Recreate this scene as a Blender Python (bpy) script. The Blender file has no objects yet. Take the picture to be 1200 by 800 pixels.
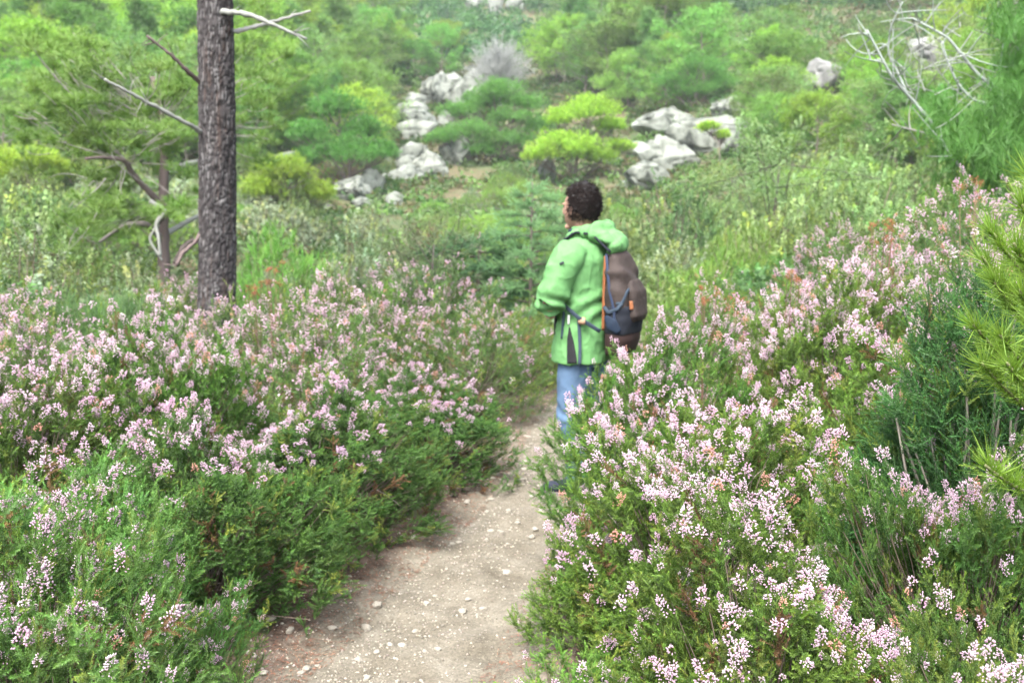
import bpy, math, random
import numpy as np
from mathutils import Vector

rng = np.random.default_rng(7)
random.seed(7)
SC = bpy.context.scene
COL = SC.collection

# ------------------------------------------------------------------ materials
def new_mat(name):
    m = bpy.data.materials.new(name); m.use_nodes = True
    nt = m.node_tree
    for n in list(nt.nodes): nt.nodes.remove(n)
    out = nt.nodes.new('ShaderNodeOutputMaterial')
    return m, nt, out

def leaf_mat(name, trans=0.35, gloss=0.05, rough=0.45, var=0.25, tint=(1, 1, 1)):
    """colour per leaf from the 'col' attribute, each plant a little different"""
    m, nt, out = new_mat(name); N = nt.nodes; L = nt.links
    at = N.new('ShaderNodeAttribute'); at.attribute_name = 'col'
    oi = N.new('ShaderNodeObjectInfo')
    mr = N.new('ShaderNodeMapRange'); mr.inputs[3].default_value = 1 - var; mr.inputs[4].default_value = 1 + var
    L.new(oi.outputs['Random'], mr.inputs[0])
    hs = N.new('ShaderNodeHueSaturation')
    mh = N.new('ShaderNodeMapRange'); mh.inputs[3].default_value = 0.5 - var * 0.06; mh.inputs[4].default_value = 0.5 + var * 0.06
    mm = N.new('ShaderNodeMath'); mm.operation = 'FRACT'; ml = N.new('ShaderNodeMath'); ml.operation = 'MULTIPLY'; ml.inputs[1].default_value = 7.31
    L.new(oi.outputs['Random'], ml.inputs[0]); L.new(ml.outputs[0], mm.inputs[0]); L.new(mm.outputs[0], mh.inputs[0])
    L.new(mh.outputs[0], hs.inputs['Hue']); L.new(mr.outputs[0], hs.inputs['Value']); L.new(at.outputs['Color'], hs.inputs['Color'])
    d = N.new('ShaderNodeBsdfDiffuse'); t = N.new('ShaderNodeBsdfTranslucent'); g = N.new('ShaderNodeBsdfGlossy')
    g.inputs['Roughness'].default_value = rough; g.inputs['Color'].default_value = (.9, .9, .9, 1)
    L.new(hs.outputs[0], d.inputs[0])
    tm = N.new('ShaderNodeMix'); tm.data_type = 'RGBA'; tm.blend_type = 'MULTIPLY'; tm.inputs[0].default_value = 1
    L.new(hs.outputs[0], tm.inputs[6]); tm.inputs[7].default_value = (1.15 * tint[0], 1.25 * tint[1], 0.7 * tint[2], 1)
    L.new(tm.outputs[2], t.inputs[0])
    m1 = N.new('ShaderNodeMixShader'); m1.inputs[0].default_value = trans
    L.new(d.outputs[0], m1.inputs[1]); L.new(t.outputs[0], m1.inputs[2])
    m2 = N.new('ShaderNodeMixShader'); m2.inputs[0].default_value = gloss
    L.new(m1.outputs[0], m2.inputs[1]); L.new(g.outputs[0], m2.inputs[2]); L.new(m2.outputs[0], out.inputs[0])
    return m

def ramp_mat(name, stops, scale=5, detail=6, rough=0.9, bump=0.3, bscale=30, stretch=(1, 1, 1), extra=None, coord='Object', spec=0.2):
    m, nt, out = new_mat(name); N = nt.nodes; L = nt.links
    tc = N.new('ShaderNodeTexCoord'); mp = N.new('ShaderNodeMapping'); mp.inputs['Scale'].default_value = stretch
    L.new(tc.outputs[coord], mp.inputs[0])
    n = N.new('ShaderNodeTexNoise'); n.inputs['Scale'].default_value = scale; n.inputs['Detail'].default_value = detail; n.inputs['Roughness'].default_value = .6
    L.new(mp.outputs[0], n.inputs['Vector'])
    r = N.new('ShaderNodeValToRGB')
    while len(r.color_ramp.elements) < len(stops): r.color_ramp.elements.new(0.5)
    for e, (p, c) in zip(r.color_ramp.elements, stops): e.position = p; e.color = (*c, 1)
    L.new(n.outputs[0], r.inputs[0])
    b = N.new('ShaderNodeBsdfPrincipled'); b.inputs['Roughness'].default_value = rough
    b.inputs['Specular IOR Level'].default_value = spec
    L.new(r.outputs[0], b.inputs['Base Color'])
    n2 = N.new('ShaderNodeTexNoise'); n2.inputs['Scale'].default_value = bscale; n2.inputs['Detail'].default_value = 5
    L.new(mp.outputs[0], n2.inputs['Vector'])
    bp = N.new('ShaderNodeBump'); bp.inputs['Strength'].default_value = bump; bp.inputs['Distance'].default_value = 0.02
    L.new(n2.outputs[0], bp.inputs['Height']); L.new(bp.outputs[0], b.inputs['Normal'])
    L.new(b.outputs[0], out.inputs[0])
    return m

def attr_mat(name, rough=0.85, spec=0.2, bump=0.0, bscale=60, bdist=.01):
    m, nt, out = new_mat(name); N = nt.nodes; L = nt.links
    at = N.new('ShaderNodeAttribute'); at.attribute_name = 'col'
    b = N.new('ShaderNodeBsdfPrincipled'); b.inputs['Roughness'].default_value = rough; b.inputs['Specular IOR Level'].default_value = spec
    L.new(at.outputs['Color'], b.inputs['Base Color'])
    if bump:
        tc = N.new('ShaderNodeTexCoord')
        n2 = N.new('ShaderNodeTexNoise'); n2.inputs['Scale'].default_value = bscale; n2.inputs['Detail'].default_value = 5
        L.new(tc.outputs['Object'], n2.inputs['Vector'])
        bp = N.new('ShaderNodeBump'); bp.inputs['Strength'].default_value = bump; bp.inputs['Distance'].default_value = bdist
        L.new(n2.outputs[0], bp.inputs['Height']); L.new(bp.outputs[0], b.inputs['Normal'])
    L.new(b.outputs[0], out.inputs[0])
    return m

M_LEAF = leaf_mat('foliage_leaf', trans=.28, gloss=.025, rough=.55)
M_LEAF_FLAT = leaf_mat('foliage_flat', trans=.4, gloss=.02, var=0.0)
M_PETAL = leaf_mat('petal', trans=0.3, gloss=0.02, var=0.06, tint=(1, .85, 1.35))
M_NEEDLE = leaf_mat('pine_needle', trans=0.35, gloss=0.025, rough=.55, var=0.32)
M_WOOD = attr_mat('twig_wood', .9, .15)
M_BARK = attr_mat('pine_bark', .95, .1, bump=.6, bscale=70, bdist=.006)

# ------------------------------------------------------------------ mesh tools
def make_mesh(name, V, F, C=None, mat=None, smooth=False):
    """V (n,3)  F (m,3|4)  C (n,3) colour per vertex"""
    V = np.ascontiguousarray(V, dtype=np.float32); F = np.ascontiguousarray(F, dtype=np.int32)
    me = bpy.data.meshes.new(name)
    k = F.shape[1]
    me.vertices.add(len(V)); me.vertices.foreach_set('co', V.ravel())
    me.loops.add(F.size); me.loops.foreach_set('vertex_index', F.ravel())
    me.polygons.add(len(F)); me.polygons.foreach_set('loop_start', np.arange(0, F.size, k, dtype=np.int32))
    if smooth: me.polygons.foreach_set('use_smooth', np.ones(len(F), dtype=bool))
    if C is not None:
        a = me.attributes.new('col', 'FLOAT_COLOR', 'POINT')
        C4 = np.ones((len(V), 4), dtype=np.float32); C4[:, :3] = C
        a.data.foreach_set('color', C4.ravel())
    me.update(calc_edges=True)
    if mat: me.materials.append(mat)
    return me

class Geo:
    def __init__(s): s.v = []; s.f = []; s.c = []; s.n = 0
    def add(s, V, F, C):
        V = np.asarray(V, dtype=np.float32); F = np.asarray(F)
        if F.shape[1] == 4: F = np.concatenate([F[:, [0, 1, 2]], F[:, [0, 2, 3]]])
        C = np.broadcast_to(np.asarray(C, dtype=np.float32), V.shape)
        s.v.append(V); s.f.append(F + s.n); s.c.append(C); s.n += len(V)
    def mesh(s, name, mat, smooth=False):
        return make_mesh(name, np.concatenate(s.v), np.concatenate(s.f), np.concatenate(s.c), mat, smooth)

def nrm(a): return a / np.maximum(np.linalg.norm(a, axis=-1, keepdims=True), 1e-9)

def tube(G, pts, rad, col, sides=6, col2=None, rough=0.0, cap=True):
    pts = np.asarray(pts, float); n = len(pts); rad = np.broadcast_to(np.asarray(rad, float), (n,))
    t = nrm(np.gradient(pts, axis=0))
    ref = np.array([0.13, 0.2, 1.0]) if abs(t[:, 2]).mean() < .8 else np.array([1.0, .1, .05])
    u = nrm(np.cross(t, ref)); w = np.cross(t, u)
    a = np.linspace(0, 2 * np.pi, sides, endpoint=False)
    R = rad[:, None] * (1 + rough * rng.standard_normal((n, sides)))
    V = pts[:, None] + (np.cos(a)[None, :, None] * u[:, None] + np.sin(a)[None, :, None] * w[:, None]) * R[..., None]
    V = V.reshape(-1, 3)
    i = np.arange(n - 1)[:, None] * sides; j = np.arange(sides)[None]
    F = np.stack([i + j, i + (j + 1) % sides, i + sides + (j + 1) % sides, i + sides + j], -1).reshape(-1, 4)
    if col2 is not None:
        q = np.repeat(np.linspace(0, 1, n), sides)[:, None]
        C = np.asarray(col) * (1 - q) + np.asarray(col2) * q
    else: C = np.broadcast_to(np.asarray(col, float), V.shape)
    if cap:
        m = len(V)
        V = np.concatenate([V, pts[:1], pts[-1:]]); C = np.concatenate([C, C[:1], C[-1:]])
        f0 = np.stack([np.full(sides, m), (np.arange(sides) + 1) % sides, np.arange(sides), np.full(sides, m)], -1)[:, :3]
        f1 = np.stack([np.full(sides, m + 1), (n - 1) * sides + np.arange(sides), (n - 1) * sides + (np.arange(sides) + 1) % sides], -1)
        G.add(V, np.concatenate([F[:, [0, 1, 2]], F[:, [0, 2, 3]], f0, f1]), C)
    else: G.add(V, F, C)

def bez(p0, p1, p2, n):
    t = np.linspace(0, 1, n)[:, None]
    return (1 - t) ** 2 * np.asarray(p0) + 2 * t * (1 - t) * np.asarray(p1) + t * t * np.asarray(p2)

def many_tubes(G, P0, P1, P2, r0, r1, col, n=5, sides=3):
    """many thin curved stems at once"""
    N = len(P0)
    if N == 0: return
    t = np.linspace(0, 1, n)[None, :, None]
    P = (1 - t) ** 2 * P0[:, None] + 2 * t * (1 - t) * P1[:, None] + t * t * P2[:, None]
    T = nrm(np.gradient(P, axis=1)); ref = nrm(rng.standard_normal((N, 1, 3)))
    u = nrm(np.cross(T, ref)); w = np.cross(T, u)
    a = np.linspace(0, 2 * np.pi, sides, endpoint=False)
    r0 = np.broadcast_to(r0, (N,)); r1 = np.broadcast_to(r1, (N,))
    R = (r0[:, None] * (1 - t[0, :, 0]) + r1[:, None] * t[0, :, 0])
    V = P[:, :, None] + (np.cos(a)[None, None, :, None] * u[:, :, None] + np.sin(a)[None, None, :, None] * w[:, :, None]) * R[:, :, None, None]
    i = np.arange(n - 1)[:, None] * sides; j = np.arange(sides)[None]
    F = np.stack([i + j, i + (j + 1) % sides, i + sides + (j + 1) % sides, i + sides + j], -1).reshape(-1, 4)
    F = (F[None] + (np.arange(N) * n * sides)[:, None, None]).reshape(-1, 4)
    C = np.broadcast_to(np.asarray(col, float), (N, 3)) * rng.uniform(.7, 1.3, (N, 1))
    G.add(V.reshape(-1, 3), F, np.repeat(C, n * sides, 0))

def frames(D, tw=None):
    """rotation matrices (n,3,3) whose columns map local x,y,z with z -> D, random twist"""
    D = nrm(D); n = len(D)
    ref = np.where(np.abs(D[:, 2:3]) < .9, np.array([[0, 0, 1.]]), np.array([[1., 0, 0]]))
    u = nrm(np.cross(ref, D)); w = np.cross(D, u)
    if tw is None: tw = rng.uniform(0, 2 * np.pi, n)
    c, s = np.cos(tw)[:, None], np.sin(tw)[:, None]
    return np.stack([u * c + w * s, -u * s + w * c, D], -1)

def scatter(G, tmpl, P, D, S, cA, cB, tw=None):
    """tmpl = (V, F, t[, g]); every copy runs from colour cA (t=0) to cB (t=1)"""
    V, F, t = tmpl[:3]
    n = len(P)
    if n == 0: return
    R = frames(D, tw)
    S = np.broadcast_to(S, (n,))
    W = np.einsum('nij,mj->nmi', R, V) * S[:, None, None] + P[:, None]
    cA = np.broadcast_to(cA, (n, 3)); cB = np.broadcast_to(cB, (n, 3))
    C = cA[:, None] * (1 - t)[None, :, None] + cB[:, None] * t[None, :, None]
    if len(tmpl) > 3:                       # a second fixed colour (twig wood, sepals) where g > 0
        g = tmpl[3][None, :, None]; C = C * (1 - g) + np.asarray(tmpl[4])[None, None] * g
    FF = (F[None] + (np.arange(n) * len(V))[:, None, None]).reshape(-1, F.shape[1])
    G.add(W.reshape(-1, 3), FF, C.reshape(-1, 3))

def pick_scatter(G, tmpls, P, D, S, cA, cB):
    k = rng.integers(0, len(tmpls), len(P))
    S = np.broadcast_to(S, (len(P),)); cA = np.broadcast_to(cA, (len(P), 3)); cB = np.broadcast_to(cB, (len(P), 3))
    for i, t in enumerate(tmpls):
        q = k == i
        scatter(G, t, P[q], D[q], S[q], cA[q], cB[q])

def jit(c, n, v=.15, h=.06):
    c = np.asarray(c, float)
    return np.clip(c * rng.uniform(1 - v, 1 + v, (n, 1)) * rng.uniform(1 - h, 1 + h, (n, 3)), 0, 1)

# value noise for shapes
def vnoise(P, seed=0):
    P = np.asarray(P, float); i = np.floor(P).astype(np.int64); f = P - i; f = f * f * (3 - 2 * f)
    def h(a, b, c):
        x = (a * 374761393 + b * 668265263 + c * 2147483647 + seed * 144665) & 0x7fffffff
        x = ((x ^ (x >> 13)) * 1274126177) & 0x7fffffff
        return ((x ^ (x >> 16)) & 0xffff) / 65535.0
    r = 0
    for dx in (0, 1):
        for dy in (0, 1):
            for dz in (0, 1):
                w = (f[..., 0] if dx else 1 - f[..., 0]) * (f[..., 1] if dy else 1 - f[..., 1]) * (f[..., 2] if dz else 1 - f[..., 2])
                r = r + w * h(i[..., 0] + dx, i[..., 1] + dy, i[..., 2] + dz)
    return r * 2 - 1
def fbm(P, o=4, seed=0):
    r = 0; a = 1.0
    for k in range(o): r = r + a * vnoise(np.asarray(P) * 2 ** k, seed + k); a *= .5
    return r

# ------------------------------------------------------------------ objects
def link(name, me, parent=None, loc=None, label=None, cat=None, group=None, kind=None):
    o = bpy.data.objects.new(name, me); COL.objects.link(o)
    if parent is not None: o.parent = parent
    if loc is not None: o.location = loc
    if label: o['label'] = label
    if cat: o['category'] = cat
    if group: o['group'] = group
    if kind: o['kind'] = kind
    return o
def thing(name, label, cat, loc, rz=0, s=1.0, group=None):
    o = link(name, None, None, loc, label, cat, group)
    o.rotation_euler = (0, 0, rz); o.scale = (s, s, s) if np.isscalar(s) else s
    o.empty_display_size = .2
    return o
def plant(name, label, cat, loc, rz, s, parts, group=None):
    """an individual plant: an Empty at its foot and its parts (foliage, stems, blossoms) that share mesh data"""
    r = thing(name, label, cat, loc, rz, s, group)
    for pn, me in parts: link(pn, me, r)
    return r

# ------------------------------------------------------------------ the lie of the land
CAMZ = 1.72; PITCH = math.radians(9.0); FPX = 1167.0
def sm(x): x = np.clip(x, 0, 1); return x * x * (3 - 2 * x)
_d = np.arange(0, 700, .5)
_k = [(0, 0), (8, 0), (10, -.2), (14, -1.2), (18, -1.9), (24, -1.7), (30, -.8), (36, .3), (45, 2.0), (60, 5.0), (80, 10.0), (100, 15.5), (130, 26), (160, 40), (200, 56), (260, 66), (450, 70), (700, 70)]
_z = np.interp(_d, *zip(*_k)); _w = np.hanning(13); _w /= _w.sum()
_z = np.convolve(np.pad(_z, 6, mode='edge'), _w, 'valid')
def H(x, y):
    x = np.asarray(x, float); y = np.asarray(y, float); d = np.hypot(x, y)
    d2 = np.where(y > 0, d, np.abs(x) * .8)
    z = np.interp(d2, _d, _z)
    z = z + .75 * sm((x - .7) / 3.2) * (1 - .5 * sm((d - 14) / 10)) + 2.6 * sm((x - 4) / 12) * sm((d - 10) / 12)
    z = z + .25 * sm((-x - 2.5) / 4) * sm((12 - d) / 4) + 1.2 * sm((-x - 4) / 12) * sm((d - 12) / 14)
    P = np.stack([x * .12, y * .12, 0 * x], -1)
    z = z + .5 * fbm(P, 3, 3) * sm((d - 12) / 20) * np.clip(d / 60, .4, 2.5)
    z = z + .03 * vnoise(np.stack([x * 1.1, y * 1.1, 0 * x], -1), 9) * sm((d - 2) / 3)
    return z
def hz(x, y): return float(H(x, y))
def ray(px, py):
    u = (px - 600) / FPX; v = (400 - py) / FPX
    c, s = math.cos(PITCH), math.sin(PITCH)
    return np.array([u, c + v * s, -s + v * c])
def hit(px, py):
    """where the line of sight through a pixel meets the ground"""
    r = ray(px, py); t = np.concatenate([np.arange(1, 20, .05), np.arange(20, 400, .25)])
    P = r[None] * t[:, None]; z = P[:, 2] + CAMZ
    k = np.nonzero(z < H(P[:, 0], P[:, 1]))[0]
    if not len(k): return None
    return P[k[0]] + [0, 0, CAMZ]
def proj(x, y, z):
    c, s = math.cos(PITCH), math.sin(PITCH); z = z - CAMZ
    dep = y * c - z * s; up = y * s + z * c
    return 600 + FPX * x / dep, 400 - FPX * up / dep, dep
def at(px, py, dist):
    """the point at that horizontal distance on a line of sight"""
    r = ray(px, py); return r * (dist / math.hypot(r[0], r[1])) + [0, 0, CAMZ]

PATH = np.array([(-.75, -3, .5), (-.70, 1, .48), (-.56, 2.2, .44), (-.46, 3.1, .40), (-.24, 4.0, .38), (.10, 5.1, .34), (.26, 6.0, .32), (.36, 7.0, .30), (.62, 8.2, .32), (1.1, 9.6, .32), (1.6, 11.5, .32)])
def path_at(y):
    return np.interp(y, PATH[:, 1], PATH[:, 0]), np.interp(y, PATH[:, 1], PATH[:, 2])
SUN_E=1.5; HAZE=0.0006; FSTOP=4.8; EXPO=2.6
# ------------------------------------------------------------------ ground and path
# ------------------------------------------------------------------ sprig templates (local axis +Z, foot at the origin)
def needle_sprig(L, step, per, nl, nw, a0=65, a1=25, bend=.1, start=.0, seed=0):
    """one shoot set with short needle leaves in whorls -> triangles"""
    r = np.random.default_rng(seed); n = int(L * (1 - start) / step)
    s = start * L + np.arange(n) * step
    s = np.repeat(s, per) + r.normal(0, step * .3, n * per)
    az = np.tile(np.arange(per) * 2 * np.pi / per, n) + np.repeat(np.arange(n) * 1.1, per) + r.normal(0, .25, n * per)
    t = np.clip(s / L, 0, 1)
    el = np.radians(a0 + (a1 - a0) * t ** 1.5 + r.normal(0, 9, len(s)))
    ln = nl * r.uniform(.75, 1.15, len(s)) * (1 - .25 * t ** 3)
    d = np.stack([np.sin(el) * np.cos(az), np.sin(el) * np.sin(az), np.cos(el)], -1)
    side = np.stack([-np.sin(az), np.cos(az), 0 * az], -1) * (nw / 2)
    b = np.stack([0 * s, 0 * s, s], -1)
    tip = b + d * ln[:, None]; mid = b + d * ln[:, None] * .45
    V = np.stack([mid - side, tip, mid + side, b], 1).reshape(-1, 3)
    k = np.arange(len(s))[:, None] * 4
    F = np.concatenate([k + [0, 1, 2], k + [0, 2, 3]], 1).reshape(-1, 3)
    tt = np.repeat(t, 4)
    V[:, 0] += bend * V[:, 2] ** 2 / L
    return V, F, tt

def join_t(parts):
    V = []; F = []; T = []; n = 0
    for v, f, t in parts: V.append(v); F.append(f + n); T.append(t); n += len(v)
    return np.concatenate(V), np.concatenate(F), np.concatenate(T)

def xf(t, d, p, tlo=0, thi=1, tw=0):
    R = frames(np.array([d], float), np.array([tw]))[0]
    return t[0] @ R.T + np.asarray(p), t[1], tlo + (thi - tlo) * t[2]

def heather_twig(L=.17, side=9, step=.0050, nl=.0095, nw=.0026, per=4, seed=0, slen=.055):
    r = np.random.default_rng(seed)
    ps = [needle_sprig(L, step, per, nl, nw, seed=seed, bend=r.uniform(-.15, .15), start=.25)]
    for k in range(side):
        s = L * r.uniform(.2, .86); az = r.uniform(0, 6.28); el = math.radians(r.uniform(25, 62))
        d = (math.sin(el) * math.cos(az), math.sin(el) * math.sin(az), math.cos(el))
        sp = needle_sprig(slen * r.uniform(.6, 1.15), step, per, nl, nw, seed=seed * 31 + k)
        ps.append(xf(sp, d, (0, 0, s), .25, 1))
    return join_t(ps)

def bell_cluster(n, L=.045, R=.011, bl=.0065, br=.0022, seed=0):
    """small heath bells on short stalks round the end of a shoot. t: 0 = foot of a bell, 1 = its mouth"""
    r = np.random.default_rng(seed); V = []; F = []; T = []; k = 0
    for i in range(n):
        s = L * r.uniform(0, 1) ** .8; az = r.uniform(0, 6.28); el = math.radians(r.uniform(45, 115) * (1 - .45 * s / L))
        d = np.array([math.sin(el) * math.cos(az), math.sin(el) * math.sin(az), math.cos(el)])
        c = np.array([0, 0, s]) + d * R * r.uniform(.6, 1.15)
        u = nrm(np.cross(d, [.3, .2, 1.])); w = np.cross(d, u); l = bl * r.uniform(.8, 1.2); b = br * r.uniform(.8, 1.25)
        ring = [c + (u * math.cos(a) + w * math.sin(a)) * b for a in (0, 2.094, 4.189)]
        V += [c - d * l * .45] + ring + [c + d * l * .5]
        F += [(k, k + 2, k + 1), (k, k + 3, k + 2), (k, k + 1, k + 3), (k + 4, k + 1, k + 2), (k + 4, k + 2, k + 3), (k + 4, k + 3, k + 1)]
        T += [0, .6, .6, .6, 1]; k += 5
    return np.array(V), np.array(F), np.array(T, float)

TW_NEAR = [heather_twig(seed=s) for s in (1, 2, 3, 4)]
TW_TALL = [heather_twig(L=.22, side=8, step=.0058, nl=.011, nw=.0026, seed=s, slen=.075) for s in (11, 12, 13)]
TW_MID = [heather_twig(L=.2, side=4, step=.011, nl=.014, nw=.0042, per=3, seed=s, slen=.08) for s in (21, 22, 23)]
FL_NEAR = [bell_cluster(n, L, R=.0135, bl=.0080, br=.0023, seed=s) for s, n, L in ((1, 38, .030), (2, 30, .022), (3, 48, .042), (4, 20, .016))]
FL_MID = [bell_cluster(n, L, R=.014, bl=.010, br=.0036, seed=s) for s, n, L in ((5, 15, .032), (6, 11, .024), (7, 19, .042))]

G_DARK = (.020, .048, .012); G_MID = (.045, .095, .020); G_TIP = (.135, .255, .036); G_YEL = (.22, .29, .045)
G_BLUE = (.040, .105, .035)
PINK = (.62, .42, .55); WHITE = (.75, .65, .71); DEEP = (.54, .27, .42); RUST = (.42, .14, .05)

def lumpy(u, seed, n=22, amp=.48, w=.30):
    r = np.random.default_rng(seed); c = nrm(np.stack([r.normal(size=n), r.normal(size=n), np.abs(r.normal(size=n)) * .8], -1))
    dd = np.arccos(np.clip(u @ c.T, -1, 1)); a = r.uniform(.5, 1, n)
    return 1 - amp * .6 + amp * (np.exp(-(dd / w) ** 2) * a).max(1)

def heather(seed, r=.7, h=1.0, n=1100, tw=TW_NEAR, fl=FL_NEAR, nfl=380, twS=1.0, flS=1.0, up=.75, cols=(G_DARK, G_TIP), dry=.04, low=.12,
            fmin=.45, whiteness=.5, stems=220, patch=.5, yel=.12):
    """three meshes: needle foliage, woody stems, blossoms"""
    R = np.random.default_rng(seed)
    def shell(n, zmin=0.0):
        az = R.uniform(0, 2 * np.pi, n); z = zmin + (1 - zmin) * R.uniform(0, 1, n) ** .85
        q = np.sqrt(1 - z * z)
        u = np.stack([q * np.cos(az), q * np.sin(az), z], -1); return u
    u = shell(n); f = lumpy(u, seed)
    deep = np.where(R.uniform(size=n) < .27, R.uniform(.12, .5, n), R.uniform(0, .1, n)); k = f * (1 - deep)
    flat = np.stack([u[:, 0] * r, u[:, 1] * r, low * h * .3 + u[:, 2] ** .75 * h * (1 - low * .3)], -1)
    P = flat * np.stack([k, k, k * .5 + f * .5 * (1 - deep)], -1)
    out = nrm(u * [1, 1, .5]); D = nrm(out * .8 + np.array([0, 0, up]) + R.normal(0, .30, (n, 3)))
    S = R.uniform(.75, 1.2, n) * twS
    base = P - D * (.165 * S)[:, None]; base[:, 2] = np.maximum(base[:, 2], .02)
    Gf = Geo()
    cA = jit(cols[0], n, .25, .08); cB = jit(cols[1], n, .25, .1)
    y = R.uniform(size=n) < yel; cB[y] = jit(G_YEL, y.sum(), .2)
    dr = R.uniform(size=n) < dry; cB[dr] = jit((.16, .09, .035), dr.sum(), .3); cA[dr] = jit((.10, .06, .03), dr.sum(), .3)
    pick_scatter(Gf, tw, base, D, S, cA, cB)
    # woody stems from the foot up to the shoots
    Gs = Geo(); q = R.choice(n, min(stems, n), replace=False)
    P0 = np.stack([R.normal(0, .08 * r, len(q)), R.normal(0, .08 * r, len(q)), R.uniform(-.03, .02, len(q))], -1)
    P2 = base[q] + D[q] * .02; P1 = P0 * .4 + P2 * .6; P1[:, :2] *= R.uniform(.5, .95, (len(q), 1)); P1[:, 2] *= R.uniform(.45, 1, len(q)); P1 += R.normal(0, .02, P1.shape)
    many_tubes(Gs, P0, P1, P2, R.uniform(.0035, .009, len(q)), .0014, (.13, .10, .08), n=6)
    m = min(stems // 3, n); q = R.choice(n, m, replace=False)       # fine dead twigs inside
    P0 = base[q] * R.uniform(.3, .8, (m, 1)); P2 = P0 + R.normal(0, .09, (m, 3)) + [0, 0, .07]; P1 = (P0 + P2) / 2 + R.normal(0, .02, (m, 3))
    many_tubes(Gs, P0, P1, P2, .0018, .0009, (.30, .26, .22), n=4)
    Gb = Geo()
    if nfl:
        ctr = nrm(np.stack([R.normal(size=14), R.normal(size=14), np.abs(R.normal(size=14)) + .5], -1))
        dd = np.arccos(np.clip(u @ ctr.T, -1, 1)).min(1)
        sc = (u[:, 2] - fmin) * 1.5 + R.normal(0, .38, n) - patch * dd * 1.6 - deep * 6
        q = np.argsort(-sc)[:nfl]
        for rep in range(2):                                         # two heads close together on many shoots
            qq = q if rep == 0 else q[R.uniform(size=len(q)) < .45]
            Dq = nrm(D[qq] + R.normal(0, .15 + .25 * rep, (len(qq), 3)))
            Pq = P[qq] + R.normal(0, .004 + .018 * rep, (len(qq), 3)) + D[qq] * (.0 if rep == 0 else -.015)
            mix = np.clip(R.normal(whiteness, .25, (len(qq), 1)), 0, 1)
            cB = np.asarray(PINK) * (1 - mix) + np.asarray(WHITE) * mix
            cA = np.asarray(DEEP) * (1 - mix * .7) + np.asarray(PINK) * mix * .7
            ru = R.uniform(size=len(qq)) < .05
            cB[ru] = cB[ru] * .3 + np.array((.55, .28, .16)) * .7; cA[ru] = RUST
            pick_scatter(Gb, fl, Pq, Dq, R.uniform(.55, 1.35, len(qq)) * flS, cA, cB)
    out = [('foliage', Gf.mesh('heather_foliage', M_LEAF)), ('stems', Gs.mesh('heather_stems', M_WOOD))]
    if nfl: out.append(('blossoms', Gb.mesh('heather_blossoms', M_PETAL)))
    return out

# broad leaves for shrubs -------------------------------------------------------
def leaf_twig(L=.25, n=26, ll=.03, lw=.016, seed=0, spread=55):
    r = np.random.default_rng(seed); V = []; F = []; T = []
    for i in range(n):
        s = L * (i + 1) / n; az = i * 2.4 + r.normal(0, .3); el = math.radians(spread + r.normal(0, 14))
        d = np.array([math.sin(el) * math.cos(az), math.sin(el) * math.sin(az), math.cos(el)])
        sd = nrm(np.cross(d, [0, 0, 1.])) * lw * .5 + r.normal(0, lw * .12, 3); b = np.array([0, 0, s]); l = ll * r.uniform(.7, 1.2)
        k = len(V); V += [b, b + d * l * .5 + sd, b + d * l, b + d * l * .5 - sd]
        F += [(k, k + 1, k + 2), (k, k + 2, k + 3)]; T += [s / L] * 4
    return np.array(V), np.array(F), np.array(T)

def shrub(seed, r=1.0, h=1.4, n=900, tw=None, twL=.22, cols=(G_DARK, G_MID), stems=90, amp=.35, up=.5, yel=.1, rmin=.0, hollow=.5, sr=(.008, .022), wood=(.16, .13, .10), yc=G_YEL):
    R = np.random.default_rng(seed)
    az = R.uniform(0, 6.283, n); z = R.uniform(rmin, 1, n); q = np.sqrt(1 - z * z)
    u = np.stack([q * np.cos(az), q * np.sin(az), z], -1); f = lumpy(u, seed, 14, amp, .38)
    deep = np.where(R.uniform(size=n) < hollow, R.uniform(.1, .55, n), R.uniform(0, .12, n))
    P = u * [r, r, h] * (f * (1 - deep))[:, None]
    D = nrm(u * .7 + [0, 0, up] + R.normal(0, .35, (n, 3)))
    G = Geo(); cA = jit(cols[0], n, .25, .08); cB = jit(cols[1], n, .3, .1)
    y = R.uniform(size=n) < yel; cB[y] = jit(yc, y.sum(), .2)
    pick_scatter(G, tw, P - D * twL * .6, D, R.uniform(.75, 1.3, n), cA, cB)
    Gs = Geo(); k = R.choice(n, min(stems, n), replace=False)
    P0 = np.stack([R.normal(0, .1 * r, len(k)), R.normal(0, .1 * r, len(k)), np.full(len(k), -.05)], -1)
    P2 = P[k]; P1 = P0 * .5 + P2 * .5; P1[:, 2] *= R.uniform(.6, 1.2, len(k)); P1 += R.normal(0, .06 * r, P1.shape)
    many_tubes(Gs, P0, P1, P2, R.uniform(*sr, len(k)), .004, wood, n=6, sides=4)
    return [('foliage', G.mesh('shrub_foliage', M_LEAF)), ('stems', Gs.mesh('shrub_stems', M_WOOD))]

# pines -----------------------------------------------------------------------
def needle_tuft(n=14, L=.09, w=.006, spread=60, back=.05, seed=0):
    r = np.random.default_rng(seed); V = []; F = []; T = []
    for i in range(n):
        az = r.uniform(0, 6.28); el = math.radians(abs(r.normal(0, spread * .6)) + 6); l = L * r.uniform(.7, 1.15)
        d = np.array([math.sin(el) * math.cos(az), math.sin(el) * math.sin(az), math.cos(el)])
        sd = nrm(np.cross(d, r.normal(size=3))) * w / 2; b = np.array([0, 0, -back * r.uniform(0, 1)])
        k = len(V); V += [b - sd, b + sd, b + d * l]; F += [(k, k + 1, k + 2)]; T += [.2, .2, 1]
    return np.array(V), np.array(F), np.array(T, float)

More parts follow.
